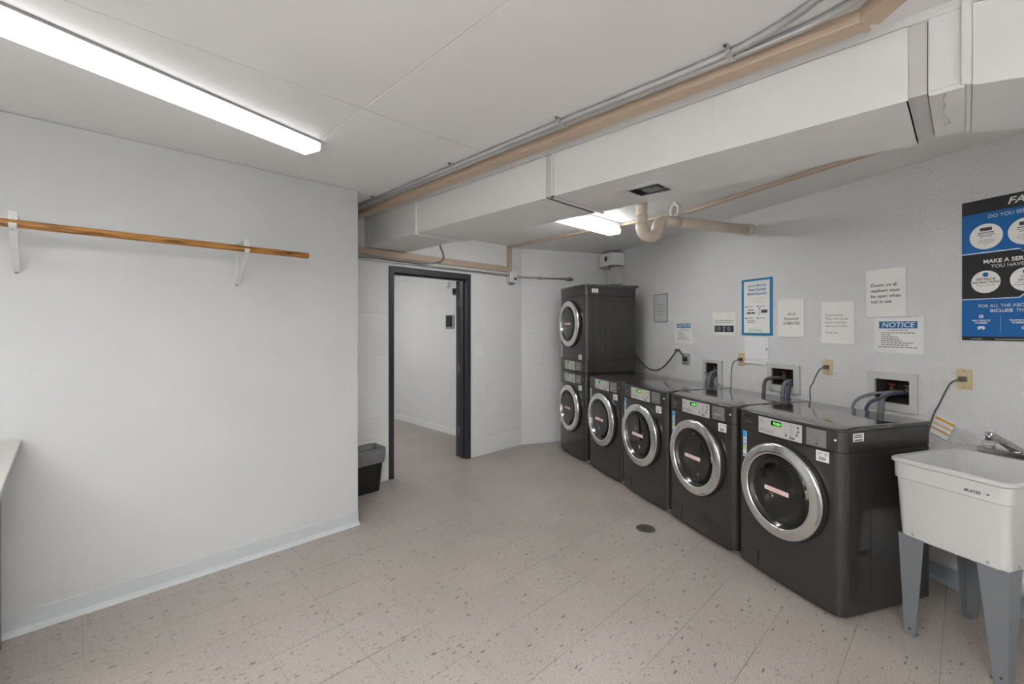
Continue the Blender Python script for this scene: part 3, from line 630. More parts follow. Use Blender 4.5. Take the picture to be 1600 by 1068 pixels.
# ------------------------------------------------------------------ hanging rod on the left wall
def bracket(label, x, tilt):
    r = root('rod_bracket', label, 'bracket', (x, 3.25, 1.99), 0, 'white closet rod brackets')
    MB().box(-0.009, 0.009, -0.003, -0.0005, -0.235, 0.030).build('wall_plate', M_bracket, r, bevel=0.001)
    MB().prism([(-0.0045, 0.012), (-0.22, 0.022), (-0.22, 0.027), (-0.0045, 0.018)], -0.013, 0.013, axis='x').build('arm', M_bracket, r)
    MB().box(-0.015, 0.015, -0.2245, -0.2203, -0.03, 0.028).build('front_flange', M_bracket, r, bevel=0.001)
    MB().prism([(-0.217, -0.062), (-0.213, -0.062), (-0.008, -0.222), (-0.012, -0.228)], -0.013, 0.013, axis='x').build('brace', M_bracket, r)
    hook = [(-0.216+0.0215*math.cos(R(a)), -0.028-0.0215*math.sin(R(a))) for a in range(-10, 181, 20)]
    hook2 = [(-0.216+0.0245*math.cos(R(a)), -0.028-0.0245*math.sin(R(a))) for a in range(180, -11, -20)]
    MB().prism(hook+hook2, -0.013, 0.013, axis='x').build('hook', M_bracket, r)
    MB().lathe([(0.0001, -0.003), (0.007, -0.002), (0.008, 0)], (0, -0.004, -0.228), axis='y', seg=12).build('screw', M_metal, r)
    return r
bracket('white metal rod bracket at the far left edge of the picture', -0.168, 0)
bracket('white metal rod bracket near the right end of the wooden rod', 0.770, 0)
rod = MB().tube([(-1.4, 0, 0), (-1.395, 0, 0), (1.128, 0, 0), (1.132, 0, 0)], [0.016, 0.0185, 0.0185, 0.016], 20).build('hanging_rod', M_wood, loc=(0, 3.034, 1.962))
tag(rod, 'long worn wooden hanging rod mounted on white brackets on the left wall', 'rod')

# ------------------------------------------------------------------ folding table at the left edge
tb = root('folding_table', 'cream topped folding table against the left wall, only its rounded corner in view', 'table', (-0.15, 3.235, 0))
pts = [(-1.1, 0), (-0.03, 0)]+[(-0.03+0.03*math.sin(R(a)), -0.03+0.03*math.cos(R(a))) for a in range(15, 91, 15)]+[(0, -1.5), (-1.1, -1.5)]
MB().prism(pts, 0.925, 0.953).build('table_top', M_table, tb, bevel=0.004)
pts2 = [(x-0.0, y) for x, y in pts]
MB().prism([(x*1.002 if x < -0.5 else x+0.002, y+0.002 if y > -1 else y-0.002) for x, y in pts], 0.932, 0.946).build('edge_shadow', M_metal, tb)  # dark band stands for the shadow line along the table edge
for x, y in ((-0.08, -0.08), (-1.02, -0.08), (-0.08, -1.42), (-1.02, -1.42)):
    MB().tube([(x, y, 0), (x, y, 0.925)], 0.02, 12).build('leg', M_metal, tb)

# ------------------------------------------------------------------ waste bin
bn = root('waste_bin', 'small black waste bin with a grey liner beside the doorway', 'bin', (1.905, 3.862, 0))
def loft(rings, mi=0):
    n = len(rings[0]); vs = [p for r_ in rings for p in r_]; fs = []
    for i in range(len(rings)-1):
        for k in range(n):
            l = (k+1) % n; fs.append((i*n+k, i*n+l, (i+1)*n+l, (i+1)*n+k))
    return vs, fs
def rr3(hx, hy, r, z, n=5): return [(x, y, z) for x, y in rrect(-hx, hx, -hy, hy, r, n)]
vs_, fs_ = loft([rr3(0.145, 0.08, 0.03, 0.0), rr3(0.150, 0.085, 0.035, 0.01), rr3(0.185, 0.108, 0.04, 0.37), rr3(0.190, 0.112, 0.04, 0.372), rr3(0.190, 0.112, 0.04, 0.385), rr3(0.178, 0.102, 0.04, 0.385), rr3(0.146, 0.078, 0.03, 0.02)])
mb = MB().add(vs_, fs_, 0, True); n = 24
mb.add(rr3(0.145, 0.08, 0.03, 0.0), [tuple(range(23, -1, -1))]).add(rr3(0.146, 0.078, 0.03, 0.02), [tuple(range(24))])
mb.build('bin_body', M_bin, bn)
rings = []
random.seed(5)
for z, gx, gy, am in ((0.262, 0.186, 0.111, 0.004), (0.275, 0.190, 0.114, 0.004), (0.31, 0.196, 0.118, 0.006), (0.35, 0.197, 0.120, 0.005), (0.388, 0.200, 0.122, 0.006), (0.396, 0.190, 0.112, 0.006), (0.38, 0.174, 0.098, 0.006), (0.30, 0.165, 0.09, 0.010), (0.18, 0.15, 0.08, 0.012)):
    base = rrect(-gx, gx, -gy, gy, 0.045, 10); rings.append([(x+random.uniform(-am, am)*0.7, y+random.uniform(-am, am)*0.7, z+random.uniform(-am, am)*0.7) for x, y in base])
vs_, fs_ = loft(rings)
MB().add(vs_, fs_, 0, True).build('bin_liner', M_liner, bn, fix=False)

# ------------------------------------------------------------------ floor drain
fd = root('floor_drain', 'round dirty floor drain in front of the machines', 'drain', (3.06, 1.672, 0))
MB().lathe([(0.0001, 0.0015), (0.050, 0.0015), (0.054, 0.001)], seg=28).build('drain_bowl', M_void, fd)
gm = MB().lathe([(0.046, 0.001), (0.048, 0.0045), (0.066, 0.0045), (0.070, 0.0)], seg=32)
for i in range(-4, 5):
    x = i*0.011; h = math.sqrt(max(0, 0.047**2-x*x)); gm.box(x-0.0028, x+0.0028, -h, h, 0.0016, 0.0042)
gm.build('grate', M_grate, fd)

# ------------------------------------------------------------------ hallway wall things (frame: x to the right = -y world)
rd = root('card_reader', 'black access panel in a grey frame on the hallway wall', 'wall panel', (3.85, 5.11, 1.575), R(-90))
MB().box(-0.095, 0.095, -0.012, -0.001, -0.098, 0.098).build('frame', M_metal, rd, bevel=0.003)
MB().box(-0.080, 0.055, -0.020, -0.011, -0.068, 0.085).build('screen', M_black, rd, bevel=0.003)
MB().rect(-0.06, -0.02, 0.03, 0.034, -0.0205).rect(-0.06, -0.03, 0.018, 0.021, -0.0205).build('print', M_inkgrey, rd)
st = root('alarm_strobe', 'round white alarm sounder high on the hallway wall', 'alarm', (3.85, 5.16, 2.095), R(-90))
MB().lathe([(0.0001, -0.045), (0.025, -0.043), (0.04, -0.032), (0.045, -0.015), (0.055, -0.012), (0.058, -0.001)], axis='y', seg=28).build('dome', M_white, st)
MB().box(-0.075, 0.075, -0.006, -0.0005, -0.075, 0.075).build('back_plate', M_white, st, bevel=0.002)

# ------------------------------------------------------------------ washing machines and dryers
WD, DP = 0.678, 0.64
def outline(x0=0.0, x1=WD, y1=DP, grow=0.0, bow=0.016, r=0.05):
    g = grow; x0 -= g; x1 += g
    pts = []
    for k in range(0, 7):
        a = R(90*k/6); pts.append((x0+r-r*math.cos(a), -g+r-r*math.sin(a)))
    m = 14; xa, xb = x0+r, x1-r; c = (xa+xb)/2; h = (xb-xa)/2
    for k in range(1, m):
        x = xa+(xb-xa)*k/m; pts.append((x, -g-bow*(1-((x-c)/h)**2)))
    for k in range(0, 7):
        a = R(90*k/6); pts.append((x1-r+r*math.sin(a), -g+r-r*math.cos(a)))
    pts += [(x1, y1), (x0, y1)]
    return pts
def front_y(x, grow=0.0, bow=0.016, r=0.05):
    c = WD/2; h = WD/2-r; return -grow-bow*(1-((x-c)/h)**2) if abs(x-c) < h else r
DC = WD/2
def cut_body(z0, z1, zc):
    """cabinet prism with a round door cavity"""
    a = bpy.data.objects.new('a', MB().prism(outline(), z0, z1, smooth=False).mesh('a', M_body)); COL.objects.link(a)
    c = MB().lathe([(0.0001, -0.2), (0.232, -0.2), (0.232, 0.30), (0.0001, 0.30)], (DC, 0, zc), axis='y', seg=48, smooth=False)
    bm = bmesh.new(); me = c.mesh('c', M_void); bm.from_mesh(me); bmesh.ops.remove_doubles(bm, verts=bm.verts, dist=2e-4); bmesh.ops.recalc_face_normals(bm, faces=bm.faces); bm.to_mesh(me); bm.free()
    co = bpy.data.objects.new('c', me); COL.objects.link(co)
    md = a.modifiers.new('b', 'BOOLEAN'); md.object = co; md.operation = 'DIFFERENCE'; md.solver = 'EXACT'
    try: md.material_mode = 'TRANSFER'
    except Exception: pass
    bpy.context.view_layer.update()
    out = bpy.data.meshes.new_from_object(a.evaluated_get(bpy.context.evaluated_depsgraph_get()))
    bpy.data.objects.remove(a); bpy.data.objects.remove(co)
    out.name = 'cabinet'
    return out

def make_machine(kind, label, loc, rz, sticker='left'):
    top = kind == 'upper_dryer'; washer = kind == 'washer'
    name = 'washing_machine' if washer else 'dryer'
    r = root(name, label, name.replace('_', ' '), loc, rz, 'front loading laundry machines')
    H = 0.985
    if top:
        zc = 0.552; cab0, cab1 = 0.140, 0.860; fas0, fas1 = 0.012, 0.136; lid0 = 0.864
    else:
        zc = 0.562; cab0, cab1 = 0.034, 0.852; fas0, fas1 = 0.857, 0.963; lid0 = 0.966
    me = cut_body(cab0, cab1, zc)
    for p in me.polygons: p.use_smooth = False
    cab = bpy.data.objects.new('cabinet', me); COL.objects.link(cab); cab.parent = r
    bv = cab.modifiers.new('bevel', 'BEVEL'); bv.width = 0.003; bv.segments = 2; bv.limit_method = 'ANGLE'; bv.angle_limit = R(50)
    # shadow gaps
    g = MB().prism(outline(0.004, WD-0.004, DP-0.004, bow=0.012), cab0-0.005, cab0)
    g.build('seam', M_seam, r)
    MB().prism(outline(0.004, WD-0.004, DP-0.004, bow=0.012), cab1, fas0 if not top else lid0).build('seam', M_seam, r)
    MB().prism(outline(0.004, WD-0.004, DP-0.004, bow=0.012), *((0.0, fas0) if top else (fas1, lid0))).build('seam', M_seam, r)
    # fascia
    fas = MB().prism(outline(grow=0.001), fas0, fas1).build('control_fascia', M_body, r, bevel=0.003)
    if top:
        MB().prism(outline(grow=0.001), lid0, H-0.03).build('top_fascia', M_body, r, bevel=0.003)
        MB().prism(outline(grow=0.003, y1=DP+0.04), H-0.03, H).build('lid', M_lid, r, bevel=0.006)
    else:
        if kind == 'lower_dryer':
            MB().prism(outline(), lid0, H).build('lid', M_body, r, bevel=0.002)
        else:
            fo = outline(grow=0.003)[:-2]; T = [0, 0.008, 0.02, 0.05, 0.09, 0.13, 0.17, 0.21, 0.26, 0.6, 1.0]; vs = []; fs = []; nf = len(fo)
            for t in T:
                for (x, y) in fo:
                    bx = -0.003 if x < 0.02 else (WD+0.003 if x > WD-0.02 else x)
                    xx = x+(bx-x)*min(1, t*8); yy = y+(DP-y)*t
                    zz_ = H-0.013*max(0, 1-t/0.24)**2-(0.006 if t == 0 else (0.0015 if t == 0.008 else 0))
                    if x < 0.004 or x > WD-0.004: zz_ -= 0.002
                    vs.append((xx, yy, min(zz_, H)))
            for i in range(len(T)-1):
                for k in range(nf-1): fs.append((i*nf+k, i*nf+k+1, (i+1)*nf+k+1, (i+1)*nf+k))
            lm_ = MB().add(vs, fs, 0, True)
            ob = len(vs); lm_.add([(x, y, lid0) for x, y in fo]+[(WD+0.003, DP, lid0), (-0.003, DP, lid0)], [tuple(range(nf+1, -1, -1))])
            for k in range(nf-1): lm_.f.append((k, ob+k, ob+k+1, k+1)); lm_.mi.append(0); lm_.sm.append(False)
            lb = (len(T)-1)*nf
            lm_.f.append(tuple([ob+nf-1]+[i*nf+nf-1 for i in range(len(T))][::-1][::-1]+[ob+nf])); lm_.mi.append(0); lm_.sm.append(False)
            lm_.f.append(tuple([ob]+[i*nf for i in range(len(T))]+[ob+nf+1])); lm_.mi.append(0); lm_.sm.append(False)
            lm_.f.append(tuple([lb+k for k in range(nf)]+[ob+nf, ob+nf+1])); lm_.mi.append(0); lm_.sm.append(False)
            lm_.build('lid', M_lid, r)
    # control panel
    pz0, pz1 = (0.020, 0.120) if top else (0.862, 0.958)
    px0, px1 = 0.182, 0.470
    def cpanel(x0, x1, z0, z1, t, m, name, par, n=8, off=0.0):
        vs = []; fs = []
        for k in range(n+1):
            x = x0+(x1-x0)*k/n; y = front_y(x, 0.001)
            vs += [(x, y-t-off, z0), (x, y-t-off, z1), (x, y-off+0.0005, z0), (x, y-off+0.0005, z1)]
        for k in range(n):
            a = 4*k; b_ = a+4; fs += [(a, b_, b_+1, a+1), (a+1, b_+1, b_+3, a+3), (a, a+2, b_+2, b_)]
        fs += [(0, 1, 3, 2), (4*n, 4*n+2, 4*n+3, 4*n+1)]
        return MB().add(vs, fs).build(name, m, par)
    pan = cpanel(px0, px1, pz0, pz1, 0.002, M_panel, 'control_panel', r)
    yp = lambda x, e=0.0: front_y(x, 0.001)-0.0028-e
    zz = pz0
    # display
    dx0, dx1 = 0.275, 0.345
    MB().box(dx0, dx1, yp(0.31)-0.0005, yp(0.31)+0.002, zz+0.060, zz+0.086).build('display', M_lcd, pan)
    MB().text('PUSH' if washer else '8:00', 0.021, 0.342, zz+0.0655, yp(0.31)-0.0012, 'RIGHT', bold=0.02).build('digits', M_led, pan)
    pr = MB()
    for k in range(4): pr.rect(0.195+0.017*k, 0.195+0.017*k+0.003, zz+0.058, zz+0.082, yp(0.2))
    for k in range(4): pr.rect(0.192, 0.335-(0.02 if k % 2 else 0), zz+0.030-0.006*k, zz+0.0315-0.006*k, yp(0.26))
    for k in range(6): pr.rect(0.395, 0.395+(0.022 if k % 2 else 0.030), zz+0.078-0.011*k, zz+0.0805-0.011*k, yp(0.41))
    for k in range(3): pr.rect(0.360, 0.378, zz+0.070-0.018*k, zz+0.072-0.018*k, yp(0.37))
    pr.build('panel_print', M_inkgrey, pan)
    bt = MB()
    for (x, z) in ((0.448, 0.078), (0.448, 0.055), (0.375, 0.022), (0.440, 0.035)):
        bt.lathe([(0.0001, -0.0022), (0.006, -0.002), (0.0068, 0)], (x, yp(x)+0.0006, zz+z), axis='y', seg=14)
    bt.box(0.398, 0.428, yp(0.41)-0.002, yp(0.41)+0.001, zz+0.008, zz+0.018)
    bt.build('button', M_inkgrey, pan)
    # card reader
    cf = cpanel(0.496, 0.600, pz0+0.004, pz1-0.002, 0.003, M_card, 'card_reader', r, 4)
    MB().box(0.516, 0.580, front_y(0.55)-0.010, front_y(0.55)-0.002, pz0+0.034, pz0+0.041).build('card_slot', M_chrome, cf, bevel=0.002)
    MB().lathe([(0.0001, -0.0065), (0.004, -0.0062), (0.004, -0.002)], (0.552, front_y(0.55), pz0+0.018), axis='y', seg=10).build('card_lock', M_black, cf)
    MB().lathe([(0.0001, -0.004), (0.006, -0.003), (0.008, 0.001)], (0.642, front_y(0.63)-0.001 if False else -0.000, pz0+0.055), axis='y', seg=12).build('lock_cap', M_chrome, r)
    if washer:
        sl = MB().box(0.068, 0.158, front_y(0.11)-0.003, front_y(0.11)+0.004, 0.936, 0.950)
        sl.build('drawer_slot', M_black, r)
        MB().lathe([(0.0001, -0.003), (0.005, -0.003)], (0.050, front_y(0.06), 0.945), axis='y', seg=12).build('badge', M_inkgrey, r)
        MB().rect(0.078, 0.15, 0.905, 0.909, front_y(0.11)-0.0030).build('badge_strip', M_inkgrey, r)
        fl = MB().holed(0.032, 0.178, 0.045, 0.148, 0, 0.001, [(0.034, 0.176, 0.047, 0.146)])
        fy = front_y(0.105)
        vs2 = []
        MB().add([(x, front_y(x)-0.0012+y, z) for x, y, z in fl.v], fl.f).build('flap_outline', M_seam, r)
        cpanel(0.0515, 0.175, 0.049, 0.144, 0.003, M_body, 'filter_flap', r, 4)
        MB().lathe([(0.0001, -0.002), (0.004, -0.002)], (0.045, front_y(0.045+0.01)-0.001, 0.135), axis='y', seg=8).build('flap_screw', M_chrome, r)
    else:
        if not top:
            k = MB()
            for i in range(12):
                xa = 0.03+(WD-0.06)*i/12; xb = 0.03+(WD-0.06)*(i+1)/12
                k.add([(xa, front_y(max(xa, 0.051))-0.0008, 0.178), (xb, front_y(min(xb, WD-0.051))-0.0008, 0.178), (xb, front_y(min(xb, WD-0.051))-0.0008, 0.181), (xa, front_y(max(xa, 0.051))-0.0008, 0.181)], [(0, 1, 2, 3)])
            k.build('kick_seam', M_seam, r)
            MB().box(0.068, 0.14, front_y(0.1)-0.003, front_y(0.1)+0.002, 0.938, 0.947).build('badge', M_inkgrey, r)
    # stickers
    wz = (0.150, 0.205) if top else (0.792, 0.848)
    ws = cpanel(0.548, 0.614, wz[0], wz[1], 0.0008, M_paper, 'barcode_sticker', r, 2, 0.0006)
    q = MB(); yb = front_y(0.58)-0.0045
    for k in range(11): q.rect(0.562+0.0036*k, 0.5635+0.0036*k+(0.0008 if k % 3 == 0 else 0), wz[0]+0.008, wz[0]+0.026, yb)
    for k in range(3): q.rect(0.552, 0.588-0.006*k, wz[1]-0.010-0.007*k, wz[1]-0.008-0.007*k, yb)
    q.lathe([(0.005, 0), (0.008, 0)], (0.602, yb, wz[1]-0.014), axis='y', seg=14)
    q.build('sticker_print', M_ink, ws)
    sx = 0.030; sy = front_y(0.055)+0.004
    if top or kind == 'lower_dryer': sz0, sz1 = (0.15, 0.30) if top else (0.66, 0.82)
    else: sz0, sz1 = 0.680, 0.842
    s_ = cpanel(0.052 if False else 0.0505, 0.082, sz0, sz1, 0.0008, M_paper if not washer else M_pale, 'energy_sticker', r, 2, 0.0006)
    h = sz1-sz0; sq = MB(); ys = front_y(0.066)-0.0035
    if washer:
        sq.rect(0.0505, 0.082, sz1-0.038, sz1, ys, 0).rect(0.0505, 0.082, sz0+h*0.47, sz0+h*0.53, ys, 0)
        sq.rect(0.054, 0.078, sz0+h*0.28, sz0+h*0.45, ys, 1).rect(0.054, 0.078, sz0+h*0.06, sz0+h*0.10, ys, 2)
        sq.rect(0.054, 0.074, sz0+h*0.60, sz0+h*0.62, ys, 2).rect(0.054, 0.078, sz0+h*0.66, sz0+h*0.68, ys, 2)
        sq.build('sticker_print', [M_lblue, M_yellow, M_inkgrey], s_)
    else:
        for k in range(7): sq.rect(0.054, 0.078-0.004*(k % 2), sz0+h*(0.08+0.12*k), sz0+h*(0.12+0.12*k), ys)
        sq.build('sticker_print', M_inkgrey, s_)
    # door
    dy = front_y(DC)
    d = MB().lathe([(0.236, dy+0.004), (0.260, dy+0.002), (0.266, dy-0.012), (0.266, dy-0.020), (0.2645, dy-0.029), (0.259, dy-0.0340), (0.245, dy-0.0365), (0.225, dy-0.0395), (0.212, dy-0.0410), (0.206, dy-0.0395), (0.203, dy-0.033), (0.201, dy-0.008), (0.206, dy+0.006)], (DC, 0, zc), axis='y', seg=72).build('door_ring', M_rim, r)
    MB().lathe([(0.262, dy+0.006), (0.272, dy+0.004), (0.274, dy-0.001), (0.262, dy-0.003)], (DC, 0, zc), axis='y', seg=64).build('door_gap', M_seam, d)
    MB().lathe([(0.0001, dy-0.034), (0.08, dy-0.0335), (0.15, dy-0.031), (0.202, dy-0.026), (0.202, dy-0.021), (0.15, dy-0.026), (0.08, dy-0.0285), (0.0001, dy-0.029)], (DC, 0, zc), axis='y', seg=56).build('door_glass', M_glass, d)
    MB().lathe([(0.200, dy-0.006), (0.190, dy+0.03), (0.165, dy+0.08), (0.12, dy+0.105), (0.0001, dy+0.115), (0.0001, dy+0.110), (0.118, dy+0.100), (0.160, dy+0.076), (0.184, dy+0.03), (0.194, dy-0.006)], (DC, 0, zc), axis='y', seg=48).build('glass_bowl', M_glass, d)
    hd = []
    for k in range(9):
        a = R(-28+7*k); hd.append((DC+0.256*math.cos(a), dy-0.030, zc+0.256*math.sin(a)))
    MB().tube(hd, [0.003, 0.006, 0.0075, 0.008, 0.008, 0.008, 0.0075, 0.006, 0.003], 8).build('door_handle', M_card, d)
    MB().lathe([(0.231, 0.012), (0.212, 0.018), (0.208, 0.035), (0.222, 0.05), (0.231, 0.05)], (DC, 0, zc), axis='y', seg=48).build('door_gasket', M_black, r)
    dm_ = MB().lathe([(0.218, 0.055), (0.226, 0.065), (0.226, 0.12), (0.222, 0.125), (0.226, 0.13), (0.226, 0.19), (0.222, 0.195), (0.226, 0.20), (0.226, 0.27), (0.20, 0.288), (0.10, 0.292), (0.06, 0.285), (0.0001, 0.280)], (DC, 0, zc), axis='y', seg=48)
    for k in range(3):
        a = R(35+120*k)
        c0 = Matrix.Translation((DC, 0, zc)) @ Matrix.Rotation(a, 4, 'Y')
        dm_.add([tuple(c0 @ Vector(p)) for p in ((-0.03, 0.07, 0.222), (0.03, 0.07, 0.222), (0.0, 0.08, 0.165), (-0.03, 0.26, 0.222), (0.03, 0.26, 0.222), (0.0, 0.25, 0.165))], [(0, 1, 2), (3, 5, 4), (0, 2, 5, 3), (1, 4, 5, 2)], 0, False)
    dm_.build('drum', M_drum, r)
    # red and white strip on the glass
    y = dy-0.0350
    rs = MB().box(DC-0.078, DC+0.078, y-0.0006, y+0.0030, zc-0.013, zc+0.013).build('door_sticker', M_paper, d)
    t = MB().text('LEAVE DOOR OPEN AFTER USE', 0.0125, DC, zc-0.0045, y-0.0010, 'CENTER', bold=0.02, sx=0.80)
    t.rect(DC-0.078, DC+0.078, zc+0.0105, zc+0.013, y-0.0010).rect(DC-0.078, DC+0.078, zc-0.013, zc-0.0105, y-0.0010)
    t.build('sticker_print', M_red, rs)
    # side embossing (right hand side)
    for xs, sg in ((WD, 1), (0, -1)):
        e = MB()
        def frame(y0, y1, z0, z1, rad, wd=0.004, t=0.0022):
            o_ = rrect(y0, y1, z0, z1, rad, 5); i_ = rrect(y0+wd, y1-wd, z0+wd, z1-wd, max(0.003, rad-wd), 5); n_ = len(o_)
            xa = xs+sg*t
            vs = [(xa, a, b_) for a, b_ in o_]+[(xa, a, b_) for a, b_ in i_]+[(xs, a, b_) for a, b_ in o_]+[(xs, a, b_) for a, b_ in i_]
            fs = []
            for k in range(n_):
                l = (k+1) % n_; fs += [(k, l, n_+l, n_+k), (k, 2*n_+k, 2*n_+l, l), (n_+k, n_+l, 3*n_+l, 3*n_+k)]
            e.add(vs, fs)
        if top:
            for a, b_ in ((0.10, 0.20), (0.26, 0.36)): frame(a, b_, 0.05, 0.84, 0.045)
        else:
            frame(0.105, 0.205, 0.11, 0.83, 0.045); frame(0.27, 0.60, 0.80, 0.84, 0.019)
        e.build('side_emboss', M_body, r)
    if not top:
        hh = MB().prism(rrect(0.120, 0.190, 0.325, 0.352, 0.012), WD+0.0004, WD+0.003, axis='x').build('side_grip', M_black, r)
        MB().lathe([(0.0001, 0), (0.03, 0), (0.025, 0.034), (0.0001, 0.034)], (0.07, 0.08, 0), seg=16).build('foot', M_white, r)
        for fx_, fy_ in ((WD-0.07, 0.08), (0.07, DP-0.08), (WD-0.07, DP-0.08)):
            MB().lathe([(0.0001, 0), (0.028, 0), (0.022, 0.030), (0.0001, 0.030)], (fx_, fy_, 0), seg=16).build('foot', M_white, r)
        bpy.data.objects.remove([c for c in r.children if c.name.startswith('foot')][0])
        MB().lathe([(0.0001, 0), (0.028, 0), (0.022, 0.030), (0.0001, 0.030)], (0.07, 0.08, 0), seg=16).build('foot', M_white, r)
    return r
MX = Vector((-0.463, -0.886)).normalized(); MA = math.atan2(MX.y, MX.x)
def side_sticker(r, y, z, wd=0.075, h=0.042):
    s = MB().box(WD+0.0003, WD+0.0012, y, y+wd, z, z+h).build('rating_sticker', M_paper, r)
    p = MB()
    x = WD+0.0018
    for k in range(2): p.add([(x, y+0.008, z+h-0.012-0.010*k), (x, y+wd-0.012, z+h-0.012-0.010*k), (x, y+wd-0.012, z+h-0.007-0.010*k), (x, y+0.008, z+h-0.007-0.010*k)], [(0, 1, 2, 3)])
    p.add([(x, y+0.010, z+0.004), (x, y+wd-0.010, z+0.004), (x, y+wd-0.010, z+0.011), (x, y+0.010, z+0.011)], [(0, 1, 2, 3)])
    p.build('sticker_print', M_ink, s)
def mo(o, dx=-0.027):
    p = Vector(o)+MX*dx; return (p.x, p.y, 0.0)
O5 = Vector((3.065, 1.012))
w5 = make_machine('washer', 'dark grey front loading washing machine beside the utility sink', mo(O5), MA)
side_sticker(w5, 0.075, 0.912)
w4 = copy_tree(w5); w4.location = mo(O5-MX*0.704)
for c in list(w4.children):
    if c.name.startswith('rating'):
        for q in list(c.children): bpy.data.objects.remove(q)
        bpy.data.objects.remove(c)
w4['label'] = 'dark grey washing machine, second in the row from the utility sink'
w3 = copy_tree(w4); w3.location = mo(O5-MX*1.408); w3['label'] = 'dark grey washing machine, third in the row from the utility sink'
w2 = make_machine('dryer', 'single dark grey dryer between the stacked pair and the washing machines', mo(O5-MX*2.098), MA)
O1 = Vector((4.344, 3.522))
w1 = make_machine('lower_dryer', 'dark grey dryer at the bottom of the stacked pair by the far wall', mo(O1, -0.02), MA)
w0 = make_machine('upper_dryer', 'dark grey dryer on top of the stacked pair by the far wall', mo(O1, -0.02), MA)
w0.location.z = 0.986
side_sticker(w0, 0.09, 0.895)

# ------------------------------------------------------------------ washer boxes with hoses
def hose(pts, r, m, parent, name='hose'):
    return MB().tube(catmull(pts, 7), r, 10).build(name, m, parent)
def washbox(label, s, z, pl, hole):
    """pl: plate rect, hole: opening rect in wall frame"""
    r = root('washer_box', label, 'washer box', onR(s, 0, z), RA, 'recessed washer hose boxes')
    X = [v-s for v in (pl[0], pl[1])]; Z = [v-z for v in (pl[2], pl[3])]; HX = (hole[0]-s, hole[1]-s); HZ = (hole[2]-z, hole[3]-z)
    MB().holed(X[0], X[1], Z[0], Z[1], -0.016, -0.0005, [(HX[0], HX[1], HZ[0], HZ[1])]).build('face_plate', M_whiteplastic, r, bevel=0.002)
    t = 0.004; a, b_, c_, d_ = HX[0]+0.001, HX[1]-0.001, HZ[0]+0.001, HZ[1]-0.001
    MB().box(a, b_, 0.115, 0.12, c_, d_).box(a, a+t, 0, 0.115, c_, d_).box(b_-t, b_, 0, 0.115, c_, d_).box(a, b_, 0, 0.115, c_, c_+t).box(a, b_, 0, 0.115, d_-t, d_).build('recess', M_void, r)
    cx = (HX[0]+HX[1])/2; cz = (HZ[0]+HZ[1])/2; w_ = (b_-a)
    for k, mm in ((-0.22, M_bronze), (0.25, M_bronze)):
        x = cx+k*w_
        v = MB().tube([(x, 0.11, cz+0.01), (x, 0.05, cz+0.01)], 0.010, 10).tube([(x, 0.065, cz+0.03), (x, 0.065, cz-0.04)], 0.012, 10).build('valve', mm, r)
        MB().tube([(x-0.02, 0.055, cz+0.038), (x+0.02, 0.055, cz+0.038)], 0.006, 8).build('valve_handle', M_pinkred if k < 0 else M_metal, v)
    return r, cx, cz
b1, cx, cz = washbox('recessed hose box nearest the dryers, with grey hoses', 1.53, 1.07, (1.415, 1.665, 0.955, 1.182), BOX[0])
hose([(cx-0.02, 0.06, cz-0.02), (cx-0.03, 0.0, cz-0.035), (cx-0.045, -0.03, cz-0.08), (cx-0.04, -0.045, cz-0.2)], 0.011, M_hoseg, b1)
hose([(cx+0.03, 0.06, cz-0.01), (cx+0.02, -0.01, cz-0.02), (cx+0.01, -0.04, cz-0.08), (cx+0.0, -0.05, cz-0.2)], 0.013, M_hoseg, b1)
hose([(cx+0.05, 0.05, cz-0.02), (cx+0.06, -0.01, cz-0.03), (cx+0.045, -0.04, cz-0.09), (cx+0.03, -0.05, cz-0.2)], 0.011, M_hoseb, b1)
hose([(cx+0.07, 0.03, cz-0.03), (cx+0.078, -0.015, cz-0.05), (cx+0.09, -0.03, cz-0.11), (cx+0.12, -0.035, cz-0.13)], 0.004, M_hoseg, b1, 'cable')
MB().tube([(cx-0.085, -0.025, cz-0.035), (cx-0.065, -0.03, cz-0.040), (cx+0.01, -0.05, cz-0.125)], [0.009, 0.008, 0.008], 8).build('hose', M_metal, b1)
b2, cx, cz = washbox('recessed hose box in the middle of the machine row, with a brown hose', 2.30, 1.09, (2.165, 2.455, 0.975, 1.195), BOX[1])
hose([(cx-0.03, 0.07, cz-0.02), (cx-0.06, 0.0, cz-0.01), (cx-0.115, -0.05, cz-0.03), (cx-0.130, -0.06, cz-0.10), (cx-0.125, -0.07, cz-0.24)], 0.014, M_cord, b2)
hose([(cx+0.04, 0.07, cz-0.03), (cx+0.05, -0.01, cz-0.03), (cx+0.045, -0.05, cz-0.07), (cx+0.05, -0.07, cz-0.24)], 0.016, M_hoseg, b2)
hose([(cx+0.07, 0.07, cz-0.03), (cx+0.08, -0.005, cz-0.03), (cx+0.082, -0.04, cz-0.09), (cx+0.085, -0.06, cz-0.24)], 0.014, M_hoseb, b2)
b3, cx, cz = washbox('recessed hose box nearest the utility sink, with blue grey hoses', 3.10, 1.08, (2.955, 3.235, 0.960, 1.205), BOX[2])
hose([(cx-0.02, 0.06, cz-0.01), (cx-0.04, -0.01, cz-0.012), (cx-0.11, -0.07, cz-0.035), (cx-0.155, -0.12, cz-0.09), (cx-0.17, -0.14, cz-0.22)], 0.009, M_hoseg, b3)
hose([(cx+0.02, 0.06, cz-0.01), (cx-0.005, -0.015, cz-0.012), (cx-0.03, -0.05, cz-0.045), (cx-0.033, -0.06, cz-0.12), (cx-0.03, -0.07, cz-0.24)], 0.017, M_hoseg, b3)
